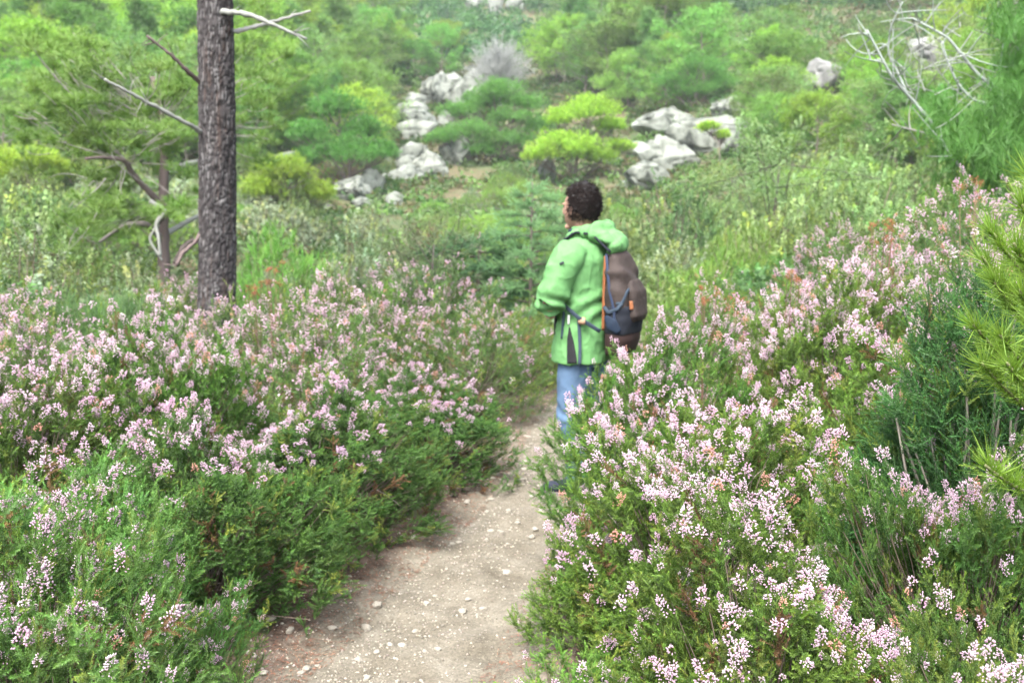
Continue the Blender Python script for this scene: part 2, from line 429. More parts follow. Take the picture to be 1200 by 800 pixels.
def pine(seed, h=4.0, r=1.6, trunk_r=.07, crown_from=.25, limbs=16, subs=6, clump=.26, tufts=26, tuft=None, cols=(G_DARK, G_TIP), flat=.55, lean=.06,
         shape='round', bare=.1, wood=(.20, .17, .14), dead=6, up=.35):
    R = np.random.default_rng(seed)
    tz = np.linspace(0, 1, 9); lx = lean * h * (tz ** 1.5) * math.cos(seed) + .02 * h * np.sin(tz * 7 + seed); ly = lean * h * tz ** 1.5 * math.sin(seed * 2.1)
    TP = np.stack([lx, ly, -.15 + tz * h * .93], -1)
    Gw = Geo(); tube(Gw, TP, trunk_r * (1 - .8 * tz), wood, 8, rough=.05)
    G = Geo(); C = []; SZ = []
    P0s = []; P1s = []; P2s = []; r0s = []
    for i in range(limbs):
        t = crown_from + (1 - crown_from) * ((i + .5) / limbs) ** .9
        p = np.array([np.interp(t, tz, TP[:, k]) for k in range(3)])
        az = i * 2.399 + R.normal(0, .4)
        if shape == 'round': ln = r * (math.sin(math.pi * min(1, (t - crown_from) / (1 - crown_from) * .82 + .18)) ** .6)
        elif shape == 'cone': ln = r * (1.03 - (t - crown_from) / (1 - crown_from)) ** .85
        else: ln = r * (1.0 - .25 * abs((t - crown_from) / (1 - crown_from) - .6))          # umbrella
        ln *= R.uniform(.65, 1.15); rise = R.uniform(.1, .5) * (1 if shape != 'cone' else .35) + .25 * t
        e = p + np.array([math.cos(az) * ln, math.sin(az) * ln, rise * ln])
        if R.uniform() < bare * (1 - t) * 2: pass
        m = (p + e) / 2 + [0, 0, -.08 * ln]
        P0s.append(p); P1s.append(m); P2s.append(e); r0s.append(trunk_r * .38 * (1 - .6 * t))
        for s in range(subs):
            q = R.uniform(.3, 1.0) if s else 1.0
            b = (1 - q) ** 2 * p + 2 * q * (1 - q) * m + q * q * e
            a2 = az + R.normal(0, .9); l2 = ln * R.uniform(.15, .4) * (1.25 - q * .5)
            ee = b + np.array([math.cos(a2) * l2, math.sin(a2) * l2, R.uniform(.05, .6) * l2])
            P0s.append(b); P1s.append((b + ee) / 2); P2s.append(ee); r0s.append(trunk_r * .14)
            C.append(ee); SZ.append(clump * R.uniform(.7, 1.3))
            if R.uniform() < .5: C.append((b + ee) / 2 + R.normal(0, .04, 3)); SZ.append(clump * R.uniform(.5, .9))
    C.append(TP[-1] + [0, 0, .05]); SZ.append(clump)
    many_tubes(Gw, np.array(P0s), np.array(P1s), np.array(P2s), np.array(r0s), .004, wood, n=5, sides=4)
    nd = dead
    if nd:                                                                                        # grey dead twigs low in the crown
        t = R.uniform(.12, .6, nd); p = np.stack([np.interp(t, tz, TP[:, k]) for k in range(3)], -1); az = R.uniform(0, 6.28, nd); ln = r * R.uniform(.3, .8, nd)
        e = p + np.stack([np.cos(az) * ln, np.sin(az) * ln, ln * R.uniform(-.2, .5, nd)], -1)
        many_tubes(Gw, p, (p + e) / 2 + R.normal(0, .08, (nd, 3)), e, trunk_r * .16, .004, (.42, .40, .37), n=6, sides=4)
    C = np.array(C); SZ = np.array(SZ); n = len(C)
    ci = np.repeat(np.arange(n), tufts); k = len(ci)
    o = R.normal(size=(k, 3)); o = nrm(o) * R.uniform(.25, 1, (k, 1)) ** .6; o[:, 2] = o[:, 2] * flat
    P = C[ci] + o * SZ[ci][:, None]
    D = nrm(o + [0, 0, up] + R.normal(0, .3, (k, 3)))
    cc = jit(np.ones(3), n, .28, .08)[ci]
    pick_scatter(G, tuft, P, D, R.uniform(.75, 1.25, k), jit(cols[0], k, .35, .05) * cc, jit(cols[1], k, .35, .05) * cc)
    return [('crown', G.mesh('pine_crown', M_NEEDLE)), ('trunk', Gw.mesh('pine_wood', M_WOOD))]

# rocks ------------------------------------------------------------------------
def ico(n=4):
    import bmesh
    bm = bmesh.new(); bmesh.ops.create_icosphere(bm, subdivisions=n, radius=1)
    V = np.array([v.co[:] for v in bm.verts]); F = np.array([[v.index for v in f.verts] for f in bm.faces]); bm.free(); return V, F
ICO = {k: ico(k) for k in (2, 3, 4, 5)}
def rock_mesh(seed, sx=1, sy=1, sz=1, cuts=12, sub=4, rough=.06, mat=None, block=.0, lo=.62, smooth=True):
    R = np.random.default_rng(seed); V, F = ICO[sub]; V = V.copy()
    for i in range(cuts):
        nn = nrm(R.normal(size=3)); dlt = R.uniform(lo, .9); s = V @ nn; o = s > dlt; V[o] -= nn * (s[o] - dlt)[:, None] * .93
    if block: V = np.sign(V) * np.abs(V) ** (1 - block)
    nn = nrm(V); V = V + nn * (rough * 1.8 * fbm(V * 1.7 + seed, 3, seed) + rough * .7 * fbm(V * 6 + seed, 3, seed + 5))[:, None]
    cr = np.abs(vnoise(V * [1.6, 1.6, 3.2] + seed * 3, seed)); V -= nn * (.14 * np.exp(-(cr / .06) ** 2))[:, None]   # cracks
    V = V * [sx, sy, sz]
    return make_mesh('boulder_mesh', V, F, None, mat, smooth)
# ------------------------------------------------------------------ ground and path
def ground_material():
    m, nt, out = new_mat('hillside_soil'); N = nt.nodes; L = nt.links
    tc = N.new('ShaderNodeTexCoord')
    def noise(s, d=6, r=.6):
        n = N.new('ShaderNodeTexNoise'); n.inputs['Scale'].default_value = s; n.inputs['Detail'].default_value = d; n.inputs['Roughness'].default_value = r
        L.new(tc.outputs['Object'], n.inputs['Vector']); return n
    a = noise(6); r = N.new('ShaderNodeValToRGB'); cr = r.color_ramp
    for k in range(2): cr.elements.new(.5)
    for e, (p, c) in zip(cr.elements, [(.3, (.06, .045, .03)), (.48, (.12, .095, .06)), (.6, (.065, .085, .035)), (.75, (.12, .11, .065))]): e.position = p; e.color = (*c, 1)
    L.new(a.outputs[0], r.inputs[0])
    b = noise(.35, 4); r2 = N.new('ShaderNodeValToRGB'); r2.color_ramp.elements[0].position = .42; r2.color_ramp.elements[1].position = .62
    L.new(b.outputs[0], r2.inputs[0])
    mx = N.new('ShaderNodeMix'); mx.data_type = 'RGBA'; L.new(r2.outputs[0], mx.inputs[0]); L.new(r.outputs[0], mx.inputs[6])
    mx.inputs[7].default_value = (.065, .088, .04, 1)
    p = N.new('ShaderNodeBsdfPrincipled'); p.inputs['Roughness'].default_value = .95; p.inputs['Specular IOR Level'].default_value = .1
    L.new(mx.outputs[2], p.inputs['Base Color'])
    n2 = noise(40); bp = N.new('ShaderNodeBump'); bp.inputs['Strength'].default_value = .6; bp.inputs['Distance'].default_value = .02
    L.new(n2.outputs[0], bp.inputs['Height']); L.new(bp.outputs[0], p.inputs['Normal']); L.new(p.outputs[0], out.inputs[0])
    return m

def path_material():
    m, nt, out = new_mat('trodden_earth'); N = nt.nodes; L = nt.links
    tc = N.new('ShaderNodeTexCoord'); at_ = N.new('ShaderNodeAttribute'); at_.attribute_name = 'col'
    def noise(s, d=6, r=.6):
        n = N.new('ShaderNodeTexNoise'); n.inputs['Scale'].default_value = s; n.inputs['Detail'].default_value = d; n.inputs['Roughness'].default_value = r
        L.new(tc.outputs['Object'], n.inputs['Vector']); return n
    def ramp(src, stops):
        r = N.new('ShaderNodeValToRGB')
        while len(r.color_ramp.elements) < len(stops): r.color_ramp.elements.new(.5)
        for e, (p, c) in zip(r.color_ramp.elements, stops): e.position = p; e.color = (*c, 1)
        L.new(src, r.inputs[0]); return r
    base = ramp(noise(5.5, 9, .72).outputs[0], [(.3, (.092, .080, .060)), (.5, (.135, .120, .093)), (.7, (.182, .165, .133))])
    edge = ramp(noise(14, 6, .7).outputs[0], [(.32, (.045, .032, .026)), (.5, (.085, .062, .048)), (.68, (.14, .115, .092))])
    # attribute: 0 on the trodden middle, 1 on the litter at the edges
    n = noise(9, 5); ad = N.new('ShaderNodeMath'); ad.operation = 'ADD'; L.new(at_.outputs['Fac'], ad.inputs[0])
    sb = N.new('ShaderNodeMath'); sb.operation = 'MULTIPLY_ADD'; L.new(n.outputs[0], sb.inputs[0]); sb.inputs[1].default_value = 1.1; sb.inputs[2].default_value = -.55
    L.new(sb.outputs[0], ad.inputs[1]); fr = ramp(ad.outputs[0], [(.38, (0, 0, 0)), (.72, (1, 1, 1))])
    mx = N.new('ShaderNodeMix'); mx.data_type = 'RGBA'; L.new(fr.outputs[0], mx.inputs[0]); L.new(base.outputs[0], mx.inputs[6]); L.new(edge.outputs[0], mx.inputs[7])
    # grit: tiny pale and dark grains
    vo = N.new('ShaderNodeTexVoronoi'); vo.inputs['Scale'].default_value = 150; L.new(tc.outputs['Object'], vo.inputs['Vector'])
    hs = N.new('ShaderNodeMapRange'); hs.inputs[3].default_value = .78; hs.inputs[4].default_value = 1.25
    sp = N.new('ShaderNodeSeparateColor'); L.new(vo.outputs['Color'], sp.inputs[0]); L.new(sp.outputs[0], hs.inputs[0])
    mv = N.new('ShaderNodeMix'); mv.data_type = 'RGBA'; mv.blend_type = 'MULTIPLY'; mv.inputs[0].default_value = 1; L.new(mx.outputs[2], mv.inputs[6])
    cb = N.new('ShaderNodeCombineColor'); [L.new(hs.outputs[0], cb.inputs[i]) for i in range(3)]; L.new(cb.outputs[0], mv.inputs[7])
    p = N.new('ShaderNodeBsdfPrincipled'); p.inputs['Roughness'].default_value = .95; p.inputs['Specular IOR Level'].default_value = .1
    L.new(mv.outputs[2], p.inputs['Base Color'])
    n2 = noise(55, 6); bp = N.new('ShaderNodeBump'); bp.inputs['Strength'].default_value = .7; bp.inputs['Distance'].default_value = .012
    L.new(n2.outputs[0], bp.inputs['Height']); L.new(bp.outputs[0], p.inputs['Normal']); L.new(p.outputs[0], out.inputs[0])
    return m

def build_ground():
    rr = np.concatenate([[0], np.geomspace(.5, 520, 190)]); na = 420; a = np.linspace(0, 2 * np.pi, na, endpoint=False)
    X = rr[:, None] * np.sin(a)[None]; Y = rr[:, None] * np.cos(a)[None]; Z = H(X, Y)
    # sunk a little under the path so that the two sheets never meet
    pc, pw = path_at(Y); dx = np.abs(X - pc) - pw
    Z = Z - .06 * sm((.22 - dx) / .2) * ((Y > -2.6) & (Y < 11.2))
    V = np.stack([X, Y, Z], -1).reshape(-1, 3)
    i = np.arange(len(rr) - 1)[:, None] * na; j = np.arange(na)[None]
    F = np.stack([i + j, i + na + j, i + na + (j + 1) % na, i + (j + 1) % na], -1).reshape(-1, 4)
    link('ground', make_mesh('ground', V, F, None, ground_material(), True), kind='structure')
    ys = np.linspace(-2.9, 11.4, 720); nx = 61; s = np.linspace(-1, 1, nx)
    pc, pw = path_at(ys); W = pw + .32
    X = pc[:, None] + s[None] * W[:, None]; Y = np.repeat(ys[:, None], nx, 1)
    e = np.clip((np.abs(X - pc[:, None]) - pw[:, None] * .62) / (.45), 0, 1)
    P = np.stack([X * 5, Y * 5, 0 * X], -1)
    Z = H(X, Y) + .024 * fbm(P * .8, 5, 4) + .07 * e ** 1.5 - .02 - .13 * sm((np.abs(s)[None] - .86) / .14) * np.ones_like(Y)
    V = np.stack([X, Y, Z], -1).reshape(-1, 3)
    i = np.arange(len(ys) - 1)[:, None] * nx; j = np.arange(nx - 1)[None]
    F = np.stack([i + j, i + j + 1, i + nx + j + 1, i + nx + j], -1).reshape(-1, 4)
    left = (X < pc[:, None])
    att = np.clip(e * np.where(left, 1.15, .8), 0, 1)
    link('path', make_mesh('path', V, F, np.repeat(att.reshape(-1, 1), 3, 1), path_material(), True), kind='structure')
    def pz(x, y):
        c, w = path_at(y); e = np.clip((np.abs(x - c) - w * .62) / .45, 0, 1)
        return H(x, y) + .024 * fbm(np.stack([np.asarray(x) * 4, np.asarray(y) * 4, 0 * np.asarray(x)], -1), 5, 4) + .07 * e ** 1.5 - .02
    return pz
PZ = build_ground()

# stones on the path: the larger ones each on their own, the grit as one mass
M_STONE = ramp_mat('path_stone', [(.3, (.20, .18, .145)), (.55, (.32, .295, .245)), (.8, (.43, .40, .34))], scale=8, rough=.9, bump=.4, bscale=40)
def stones():
    R = np.random.default_rng(5)
    ms = [rock_mesh(100 + k, 1, R.uniform(.6, .95), R.uniform(.4, .65), cuts=16, sub=3, rough=.05, mat=M_STONE) for k in range(6)]
    for m in ms: m.name = 'stone_mesh'
    spots = []
    fixed = [(441, 712, .030), (389, 740, .022), (430, 730, .030), (472, 760, .022), (340, 745, .024), (594, 668, .030), (420, 770, .020), (360, 790, .022), (547, 590, .028), (463, 803, .022), (500, 705, .020), (530, 640, .018), (384, 705, .020), (442, 765, .018), (486, 735, .018), (318, 735, .028), (430, 795, .02), (612, 560, .02), (630, 545, .03), (606, 612, .018), (575, 620, .022)]
    for px, py, s in fixed:
        p = hit(px, py)
        if p is not None: spots.append((p[0], p[1], s, (px, py)))
    for k in range(200):
        y = R.uniform(2.7, 8.4); c, w = path_at(y); x = c + R.uniform(-1.1, .8) * w - .16 * (R.uniform() < .6)
        s = .008 + .017 * R.uniform() ** 2
        q = proj(x, y, hz(x, y)); spots.append((x, y, s, (q[0], q[1])))
    for i, (x, y, s, q) in enumerate(spots):
        if i < len(fixed):
            lab = ['blocky cream stone at the foot of the left heather bush', 'flat cream stone lying in the grit, lower left of the path', 'broad pale slab sunk in the litter beside the blocky stone', 'rounded white pebble in the middle of the near path',
                   'squarish tan stone at the left edge of the near path', 'square pale stone alone on the smooth right half of the path', 'oblong white pebble below the flat cream stone', 'pale pebble at the bottom of the path, left part',
                   'angular stone beside the left bush, halfway up the path', 'round cream pebble at the very bottom of the path', 'small pale stone just right of the blocky cream stone', 'small stone on the trodden earth below the bend',
                   'small stone under the overhang of the left heather bush', 'small grey-cream pebble between the slab and the bottom edge', 'small pebble right of the broad pale slab', 'tan stone at the far left of the near path by the dead flower spike',
                   'pale pebble close to the bottom of the path, centre left', 'small stone on the path just left of the hiker\'s shoe', 'larger pale stone on the path left of the hiker\'s shin', 'small stone in the path where the bush edge bends', 'small pale stone against the left bush at the bend'][i]
            link('path_stone', ms[i % 6], None, (x, y, float(PZ(x, y)) + s * .15), lab, 'stone', 'pale stones on the path')
        else:
            link('pebble', ms[i % 6], None, (x, y, float(PZ(x, y)) + s * .15), 'small pale pebble lying loose on the bare earth path', 'pebble', 'small loose pebbles on the path')
        o = bpy.data.objects[-1] if False else COL.objects[-1]
        o.scale = (s, s, s); o.rotation_euler = (0, 0, R.uniform(0, 6.28))
    G = Geo(); V, F = ICO[2]; V = V * [1, .8, .5]
    Fv, Vv = F, V
    n = 14000; y = 2.6 + 7 * R.uniform(size=n) ** 1.5; c, w = path_at(y); x = c + R.normal(-.45, .6, n) * w * 1.1; s = .002 + .0075 * R.uniform(size=n) ** 3
    q = np.abs(x - c) < w + .25; x, y, s = x[q], y[q], s[q]
    t = (V[:42] if len(V) >= 42 else V, F, np.zeros(len(V)))
    V0 = np.array([(1, 0, 0), (0, .8, 0), (-.9, .1, 0), (-.1, -.8, 0), (.1, 0, .6), (0, 0, -.4)], float)
    F0 = np.array([(0, 1, 4), (1, 2, 4), (2, 3, 4), (3, 0, 4), (1, 0, 5), (2, 1, 5), (3, 2, 5), (0, 3, 5)])
    P = np.stack([x, y, PZ(x, y) + s * .2], -1); cc = jit((.28, .25, .205), len(x), .45, .05)
    scatter(G, (V0, F0, np.zeros(6)), P, nrm(R.normal(0, .25, (len(x), 3)) + [0, 0, 1]), s, cc, cc)
    link('gravel', G.mesh('gravel', M_WOOD), label='fine pale grit and gravel scattered over the path', kind='stuff')
    # litter of dry needles and twigs under the bushes
    G = Geo(); n = 24000; y = R.uniform(2.3, 9, n); c, w = path_at(y); sd = np.where(R.uniform(size=n) < .68, -1, 1)
    x = c + sd * (w * .75 + np.abs(R.normal(0, .30, n))); q = np.abs(x - c) < w + .26; P = np.stack([x, y, np.where(q, PZ(x, y), H(x, y)) + .005], -1)
    q = np.abs(np.abs(x - c) - w - .28) > .03; P = P[q]; n = len(P)
    Vn = np.array([(0, -.5, 0), (.045, 0, .02), (0, .5, 0), (-.045, 0, .03)]); Fn = np.array([(0, 1, 2), (0, 2, 3)])
    cc = jit((.17, .085, .055), n, .5, .12)
    scatter(G, (Vn, Fn, np.zeros(4)), P, nrm(R.normal(0, .15, (n, 3)) + [0, 0, 1]), R.uniform(.01, .035, n), cc, cc, )
    link('leaf_litter', G.mesh('leaf_litter', M_WOOD), label='reddish brown dry needles and twigs along the path edge', kind='stuff')
stones()

# ------------------------------------------------------------------ heather
V_A = heather(11, .62, 1.0, 1150, nfl=205, whiteness=.58, fmin=.1, patch=.08, low=.0)            # rich pink-white, dark green
V_A2 = heather(12, .62, 1.0, 1200, nfl=270, whiteness=.52, fmin=.15, patch=.12, low=.0)
V_B = heather(13, .62, 1.0, 1100, nfl=190, whiteness=.65, fmin=.1, patch=.35, cols=(G_MID, (.12, .22, .04)), yel=.3, stems=340)   # yellower, fewer flowers, woody
V_L = heather(14, .60, 1.0, 1300, nfl=130, whiteness=.45, fmin=.45, patch=.5, cols=(G_DARK, (.085, .19, .035)), yel=.1, stems=380)    # green rounded, flowers on top
V_T = heather(15, .55, 1.0, 620, tw=TW_TALL, nfl=150, whiteness=.55, fmin=.45, patch=.35, up=1.15, cols=(G_MID, (.125, .25, .05)), stems=320, yel=.15)
V_S = heather(16, .40, .5, 330, nfl=26, whiteness=.6, fmin=.0, patch=.6, up=.35, stems=90)                # low skirt
V_M = heather(17, .7, 1.0, 800, tw=TW_MID, fl=FL_MID, nfl=420, whiteness=.35, fmin=.25, patch=.2, stems=150, cols=(G_MID, (.11, .20, .045)))
V_M2 = heather(18, .7, 1.0, 800, tw=TW_MID, fl=FL_MID, nfl=210, whiteness=.35, fmin=.4, patch=.6, stems=150, cols=(G_DARK, (.09, .17, .04)))
V_M3 = heather(19, .7, 1.0, 850, tw=TW_MID, fl=FL_MID, nfl=40, whiteness=.3, fmin=.5, patch=.8, stems=200, cols=(G_DARK, (.10, .18, .035)), yel=.25)

GR_R = 'flowering heather bushes right of the path'; GR_L = 'flowering heather bushes left of the path'
def bush(kind, x, y, r, h, label, rz, group, name='heather_bush', cat='heather'):
    base = {'S': .40}.get(kind, None); var = dict(A=V_A, A2=V_A2, B=V_B, L=V_L, T=V_T, S=V_S, M=V_M, M2=V_M2, M3=V_M3)[kind]
    br = dict(A=.62, A2=.62, B=.62, L=.60, T=.55, S=.40, M=.7, M2=.7, M3=.7)[kind]; bh = .5 if kind == 'S' else 1.0
    z = hz(x, y) - .03
    return plant(name, label, cat, (x, y, z), rz, (r / br, r / br, h / bh), var, group)
RB = [
 ('A', .68, 2.45, .58, .98, 'big dark green heather nearest the camera on the right, covered in pale pink heads', .3),
 ('A2', .71, 3.45, .70, 1.02, 'heather thick with pink white flowers behind the nearest right bush', 1.9),
 ('A', .66, 4.38, .62, 1.18, 'heather whose flowering top stands right beside the hiker\'s backpack', 4.0),
 ('B', 1.10, 1.85, .46, .92, 'heather with salmon pink heads filling the bottom right corner', 2.2),
 ('B', 1.32, 2.75, .48, 1.10, 'yellow green heather with bare woody stems below the juniper', 5.1),
 ('S', .16, 2.75, .38, .36, 'low sprawling heather skirt reaching onto the near path', 0.4),
 ('S', .42, 2.0, .42, .58, 'low green heather at the bottom edge right of the path', 2.4),
 ('S', .34, 3.65, .34, .50, 'low heather sprays over the path edge below the hiker\'s shoe', 3.4),
 ('A2', 1.75, 3.75, .60, 1.18, 'pale flowered heather left of the dark juniper, above the yellow green one', 3.3),
 ('A2', 1.62, 4.95, .66, 1.22, 'tall heather right of the backpack, with rust coloured dead heads', .9),
 ('M', 1.32, 5.9, .62, 1.08, 'heather with orange brown tips behind the backpack side bush', 2.0),
 ('M', 2.35, 4.9, .70, 1.20, 'pink heather on the bank behind the juniper', 4.4),
 ('M', 2.2, 6.1, .72, 1.20, 'pink heather on the crest of the right bank, left part', 5.5),
 ('M', 3.05, 6.3, .78, 1.22, 'pinkest heather at the highest point of the right bank', 1.2),
 ('M2', 3.2, 5.2, .70, 1.25, 'heather behind the bright pine sapling at the right edge', 2.9),
 ('M2', 3.9, 6.9, .80, 1.2, 'heather at the far right end of the bank', .2),
 ('M', 2.6, 7.5, .75, 1.05, 'heather showing only its pink top behind the crest of the bank', .7),
 ('M3', 1.6, 7.2, .75, .95, 'green heather with few flowers on the slope right behind the hiker', 4.9),
 ('M3', .95, 6.9, .42, .75, 'small green heather beside the path just past the hiker', 3.7),
]
LB = [
 ('T', -1.22, 2.4, .52, .98, 'tall feathery heather in the bottom left corner, long upright shoots', .5),
 ('T', -1.55, 2.95, .60, 1.05, 'feathery heather at the left edge with a dense pink clump on top', 2.6),
 ('T', -1.02, 2.8, .30, .60, 'low feathery heather beside the path at the lower left', 4.2),
 ('L', -1.26, 3.85, .64, .98, 'rounded heather between the feathery corner bush and the path', 1.0),
 ('L', -.93, 4.75, .66, .86, 'rounded green heather overhanging the path bend, pink only on top', 3.1),
 ('L', -.52, 5.65, .58, .76, 'rounded green heather beside the path, level with the hiker\'s knees', 5.3),
 ('A2', -2.15, 4.1, .68, 1.04, 'pink heather at the left edge behind the feathery ones', 1.4),
 ('A2', -1.75, 5.0, .62, 1.14, 'heather with a broad pink crown in the middle of the left bank', 4.7),
 ('L', -2.75, 3.3, .6, 1.1, 'heather at the left edge of the bank', 3.9),
 ('M2', -.30, 7.3, .70, .88, 'dark green mounded heather across the path, left of the hiker\'s jeans', 2.2),
 ('M3', -.05, 8.4, .66, .84, 'green heather left of the hiker\'s elbow, sparsely flowered', .3),
 ('M', -1.35, 6.3, .78, 1.10, 'heather in full pink flower below the rusty dead heads', .8),
 ('M', -2.75, 5.7, .74, 1.08, 'pink heather on the left bank in front of the pine trunk', 3.6),
 ('M2', -3.5, 5.4, .8, 1.10, 'pink heather at the left edge below the pale bushes', 5.0),
 ('M', -3.5, 6.8, .80, 1.15, 'heather row behind the left edge with faded pink tops', 1.9),
 ('M', -2.15, 7.2, .74, 1.02, 'pink heather hiding the foot of the big pine trunk', 4.1),
 ('M', -1.25, 7.6, .78, 1.18, 'faded pink heather right of the pine trunk', 2.8),
 ('M2', -.8, 8.7, .85, 1.2, 'heather on the far side of the left bank, pale pink', 5.8),
 ('M2', -2.9, 8.9, .8, 1.15, 'heather behind the pine trunk', 1.1),
 ('M2', -4.3, 7.9, .85, .95, 'heather far along the left bank under the dead limbed pine', 3.3),
 ('M3', .15, 9.2, .7, .60, 'low green heather behind the hiker\'s elbow', 4.4),
]
for k, x, y, r, h, lab, rz in RB: bush(k, x, y, r, h, lab, rz, GR_R)
for k, x, y, r, h, lab, rz in LB: bush(k, x, y, r, h, lab, rz, GR_L)
# ------------------------------------------------------------------ the big pine trunk
def big_pine():
    x, y = -2.47, 8.05; g = hz(x, y)
    r = thing('pine_tree', 'big pine with a thick dark scaly trunk and dead snags, standing in the heather', 'pine tree', (x, y, g - .05), 0, 1)
    nz, na = 760, 96; z = np.linspace(0, 9.0, nz); a = np.linspace(0, 2 * np.pi, na, endpoint=False)
    Z, A = np.meshgrid(z, a, indexing='ij'); rad = .158 * (1 - .045 * Z) * (1 + .35 * np.exp(-Z / .25))
    rad = rad * np.where(Z > 6, 1 - .12 * (Z - 6), 1)
    px, py = np.cos(A) * 2.2, np.sin(A) * 2.2
    # long cracked plates: cells stretched upwards, deep furrows between them
    R = np.random.default_rng(3); n = 6500
    ca = R.uniform(0, 2 * np.pi, n); cz = R.uniform(-.1, 9.1, n); order = np.argsort(cz); ca = ca[order]; cz = cz[order]
    d1 = np.full(Z.shape, 9.); d2 = np.full(Z.shape, 9.); idd = np.zeros(Z.shape, int)
    wz = Z + .05 * vnoise(np.stack([px * 2, py * 2, Z * 5], -1), 2); wa = A + .16 * vnoise(np.stack([px * 1.5, py * 1.5, Z * 7], -1), 4)
    for i in range(nz):
        lo, hi = np.searchsorted(cz, [z[i] - .16, z[i] + .16])
        da = (wa[i][:, None] - ca[None, lo:hi] + np.pi) % (2 * np.pi) - np.pi
        dd = np.hypot(da * .158 / .014, (wz[i][:, None] - cz[None, lo:hi]) / .036)
        s = np.argpartition(dd, 2, axis=1)[:, :2]; q = np.take_along_axis(dd, s, 1); o = np.argsort(q, 1); q = np.take_along_axis(q, o, 1)
        d1[i] = q[:, 0]; d2[i] = q[:, 1]; idd[i] = lo + np.take_along_axis(s, o, 1)[:, 0]
    edge = d2 - d1; furrow = np.exp(-(edge / .22) ** 2)
    pr = np.random.default_rng(4).uniform(0, 1, n)[idd]
    fine = fbm(np.stack([px * 9, py * 9, Z * 22], -1), 3, 8)
    R0 = rad * (1 + .03 * np.sin(A * 3 + Z)) - .013 * furrow + .007 * (pr - .5) + .0025 * fine
    cx = .02 * np.sin(Z * .9) + .052 * Z; cyy = .02 * np.cos(Z * .7)
    V = np.stack([cx + R0 * np.cos(A), cyy + R0 * np.sin(A), Z], -1).reshape(-1, 3)
    base = np.array([.036, .032, .033]); plate = np.array([.064, .058, .058]); grey = np.array([.175, .17, .168]); red = np.array([.075, .052, .044])
    f = np.clip(pr * .8 + .25 * fine + .1, 0, 1)[..., None]
    C = base * (1 - f) + plate * f
    fl = (np.clip((fbm(np.stack([px * 7, py * 7, Z * 10], -1), 3, 21) - .25) * 3, 0, 1) * (1 - furrow))[..., None]
    C = C * (1 - .65 * fl) + grey * .65 * fl
    rd = np.clip((fbm(np.stack([px * 3, py * 3, Z * 4], -1), 3, 31) - .35) * 3, 0, 1)[..., None]; C = C * (1 - .6 * rd) + red * .6 * rd
    C = C * (1 - .45 * furrow[..., None])
    i = np.arange(nz - 1)[:, None] * na; j = np.arange(na)[None]
    F = np.stack([i + j, i + (j + 1) % na, i + na + (j + 1) % na, i + na + j], -1).reshape(-1, 4)
    link('trunk', make_mesh('pine_trunk', V, F, np.clip(C, .01, 1).reshape(-1, 3), M_BARK, True), r)
    org = np.array([x, y, g - .05])
    PALE = (.21, .215, .195); DARK = (.12, .09, .085)
    D0 = math.hypot(x, y)
    def branch(pts, r0, r1, col, lab=None):
        P = [at(px, py, d) for px, py, d in pts]
        P = np.array(P) - org
        # resample smoothly with knots
        t = np.linspace(0, len(P) - 1, 7 * len(P)); Q = np.stack([np.interp(t, np.arange(len(P)), P[:, k]) for k in range(3)], -1)
        ker = np.array([1, 2, 3, 2, 1]) / 9.
        Q[2:-2] = np.stack([np.convolve(Q[:, k], ker, 'valid') for k in range(3)], -1)
        Q[1:] += R.normal(0, .0025, (len(Q) - 1, 3))
        G = Geo(); tube(G, Q, np.linspace(r0, r1, len(Q)) * R.uniform(.85, 1.2, len(Q)), col, 8, rough=.08)
        for k in range(5):
            q = R.integers(len(Q) // 3, len(Q)); e = R.normal(0, .05, 3) + (Q[-1] - Q[0]) * .08
            tube(G, bez(Q[q], Q[q] + e * .5 + R.normal(0, .01, 3), Q[q] + e, 4), [.006, .004, .003, .002], col, 5)
        link('dead_branch', G.mesh('dead_branch', M_WOOD, True), r, label=lab)
    branch([(246, 22, D0), (262, 14, D0 - .2), (290, 16, D0 - .35), (322, 30, D0 - .45), (360, 46, D0 - .5)], .026, .011, PALE, 'pale crooked dead branch bending down')
    branch([(262, 40, D0 + .05), (290, 34, D0 + .15), (325, 24, D0 + .3), (364, 13, D0 + .4)], .020, .010, (.30, .29, .27), 'grey dead branch rising behind the crooked one')
    branch([(238, 100, D0 - .05), (222, 86, D0 - .2), (200, 64, D0 - .3), (172, 42, D0 - .35)], .020, .009, DARK, 'dark snag pointing up')
    branch([(240, 158, D0 - .05), (222, 146, D0 - .25), (180, 124, D0 - .4), (150, 108, D0 - .5), (122, 93, D0 - .55)], .018, .010, PALE, 'long straight bleached dead branch')
    branch([(240, 266, D0), (228, 285, D0 - .1), (214, 296, D0 - .15), (206, 312, D0 - .2)], .018, .010, DARK, 'low dark stub')
    # live crown high above
    G = Geo(); Gw = Geo(); C = []
    for k in range(34):
        z0 = R.uniform(4.9, 8.9); az = k * 2.4; ln = 2.3 * (1 - .75 * (z0 - 4.9) / 4.1) * R.uniform(.7, 1.1)
        p = np.array([.052 * z0, 0, z0]); e = p + [math.cos(az) * ln, math.sin(az) * ln, .35 * ln]
        tube(Gw, bez(p, (p + e) / 2 - [0, 0, .1], e, 6), np.linspace(.04, .008, 6), (.17, .13, .12), 6)
        for s in range(7):
            C.append(p + (e - p) * R.uniform(.4, 1.05) + R.normal(0, .22, 3))
    C = np.array(C); ci = np.repeat(np.arange(len(C)), 26); o = nrm(R.normal(size=(len(ci), 3))) * R.uniform(.3, 1, (len(ci), 1)) * [.32, .32, .18]
    pick_scatter(G, TUFT, C[ci] + o, nrm(o + [0, 0, .2]), R.uniform(.8, 1.2, len(ci)), jit(G_DARK, len(ci)), jit(G_TIP, len(ci)))
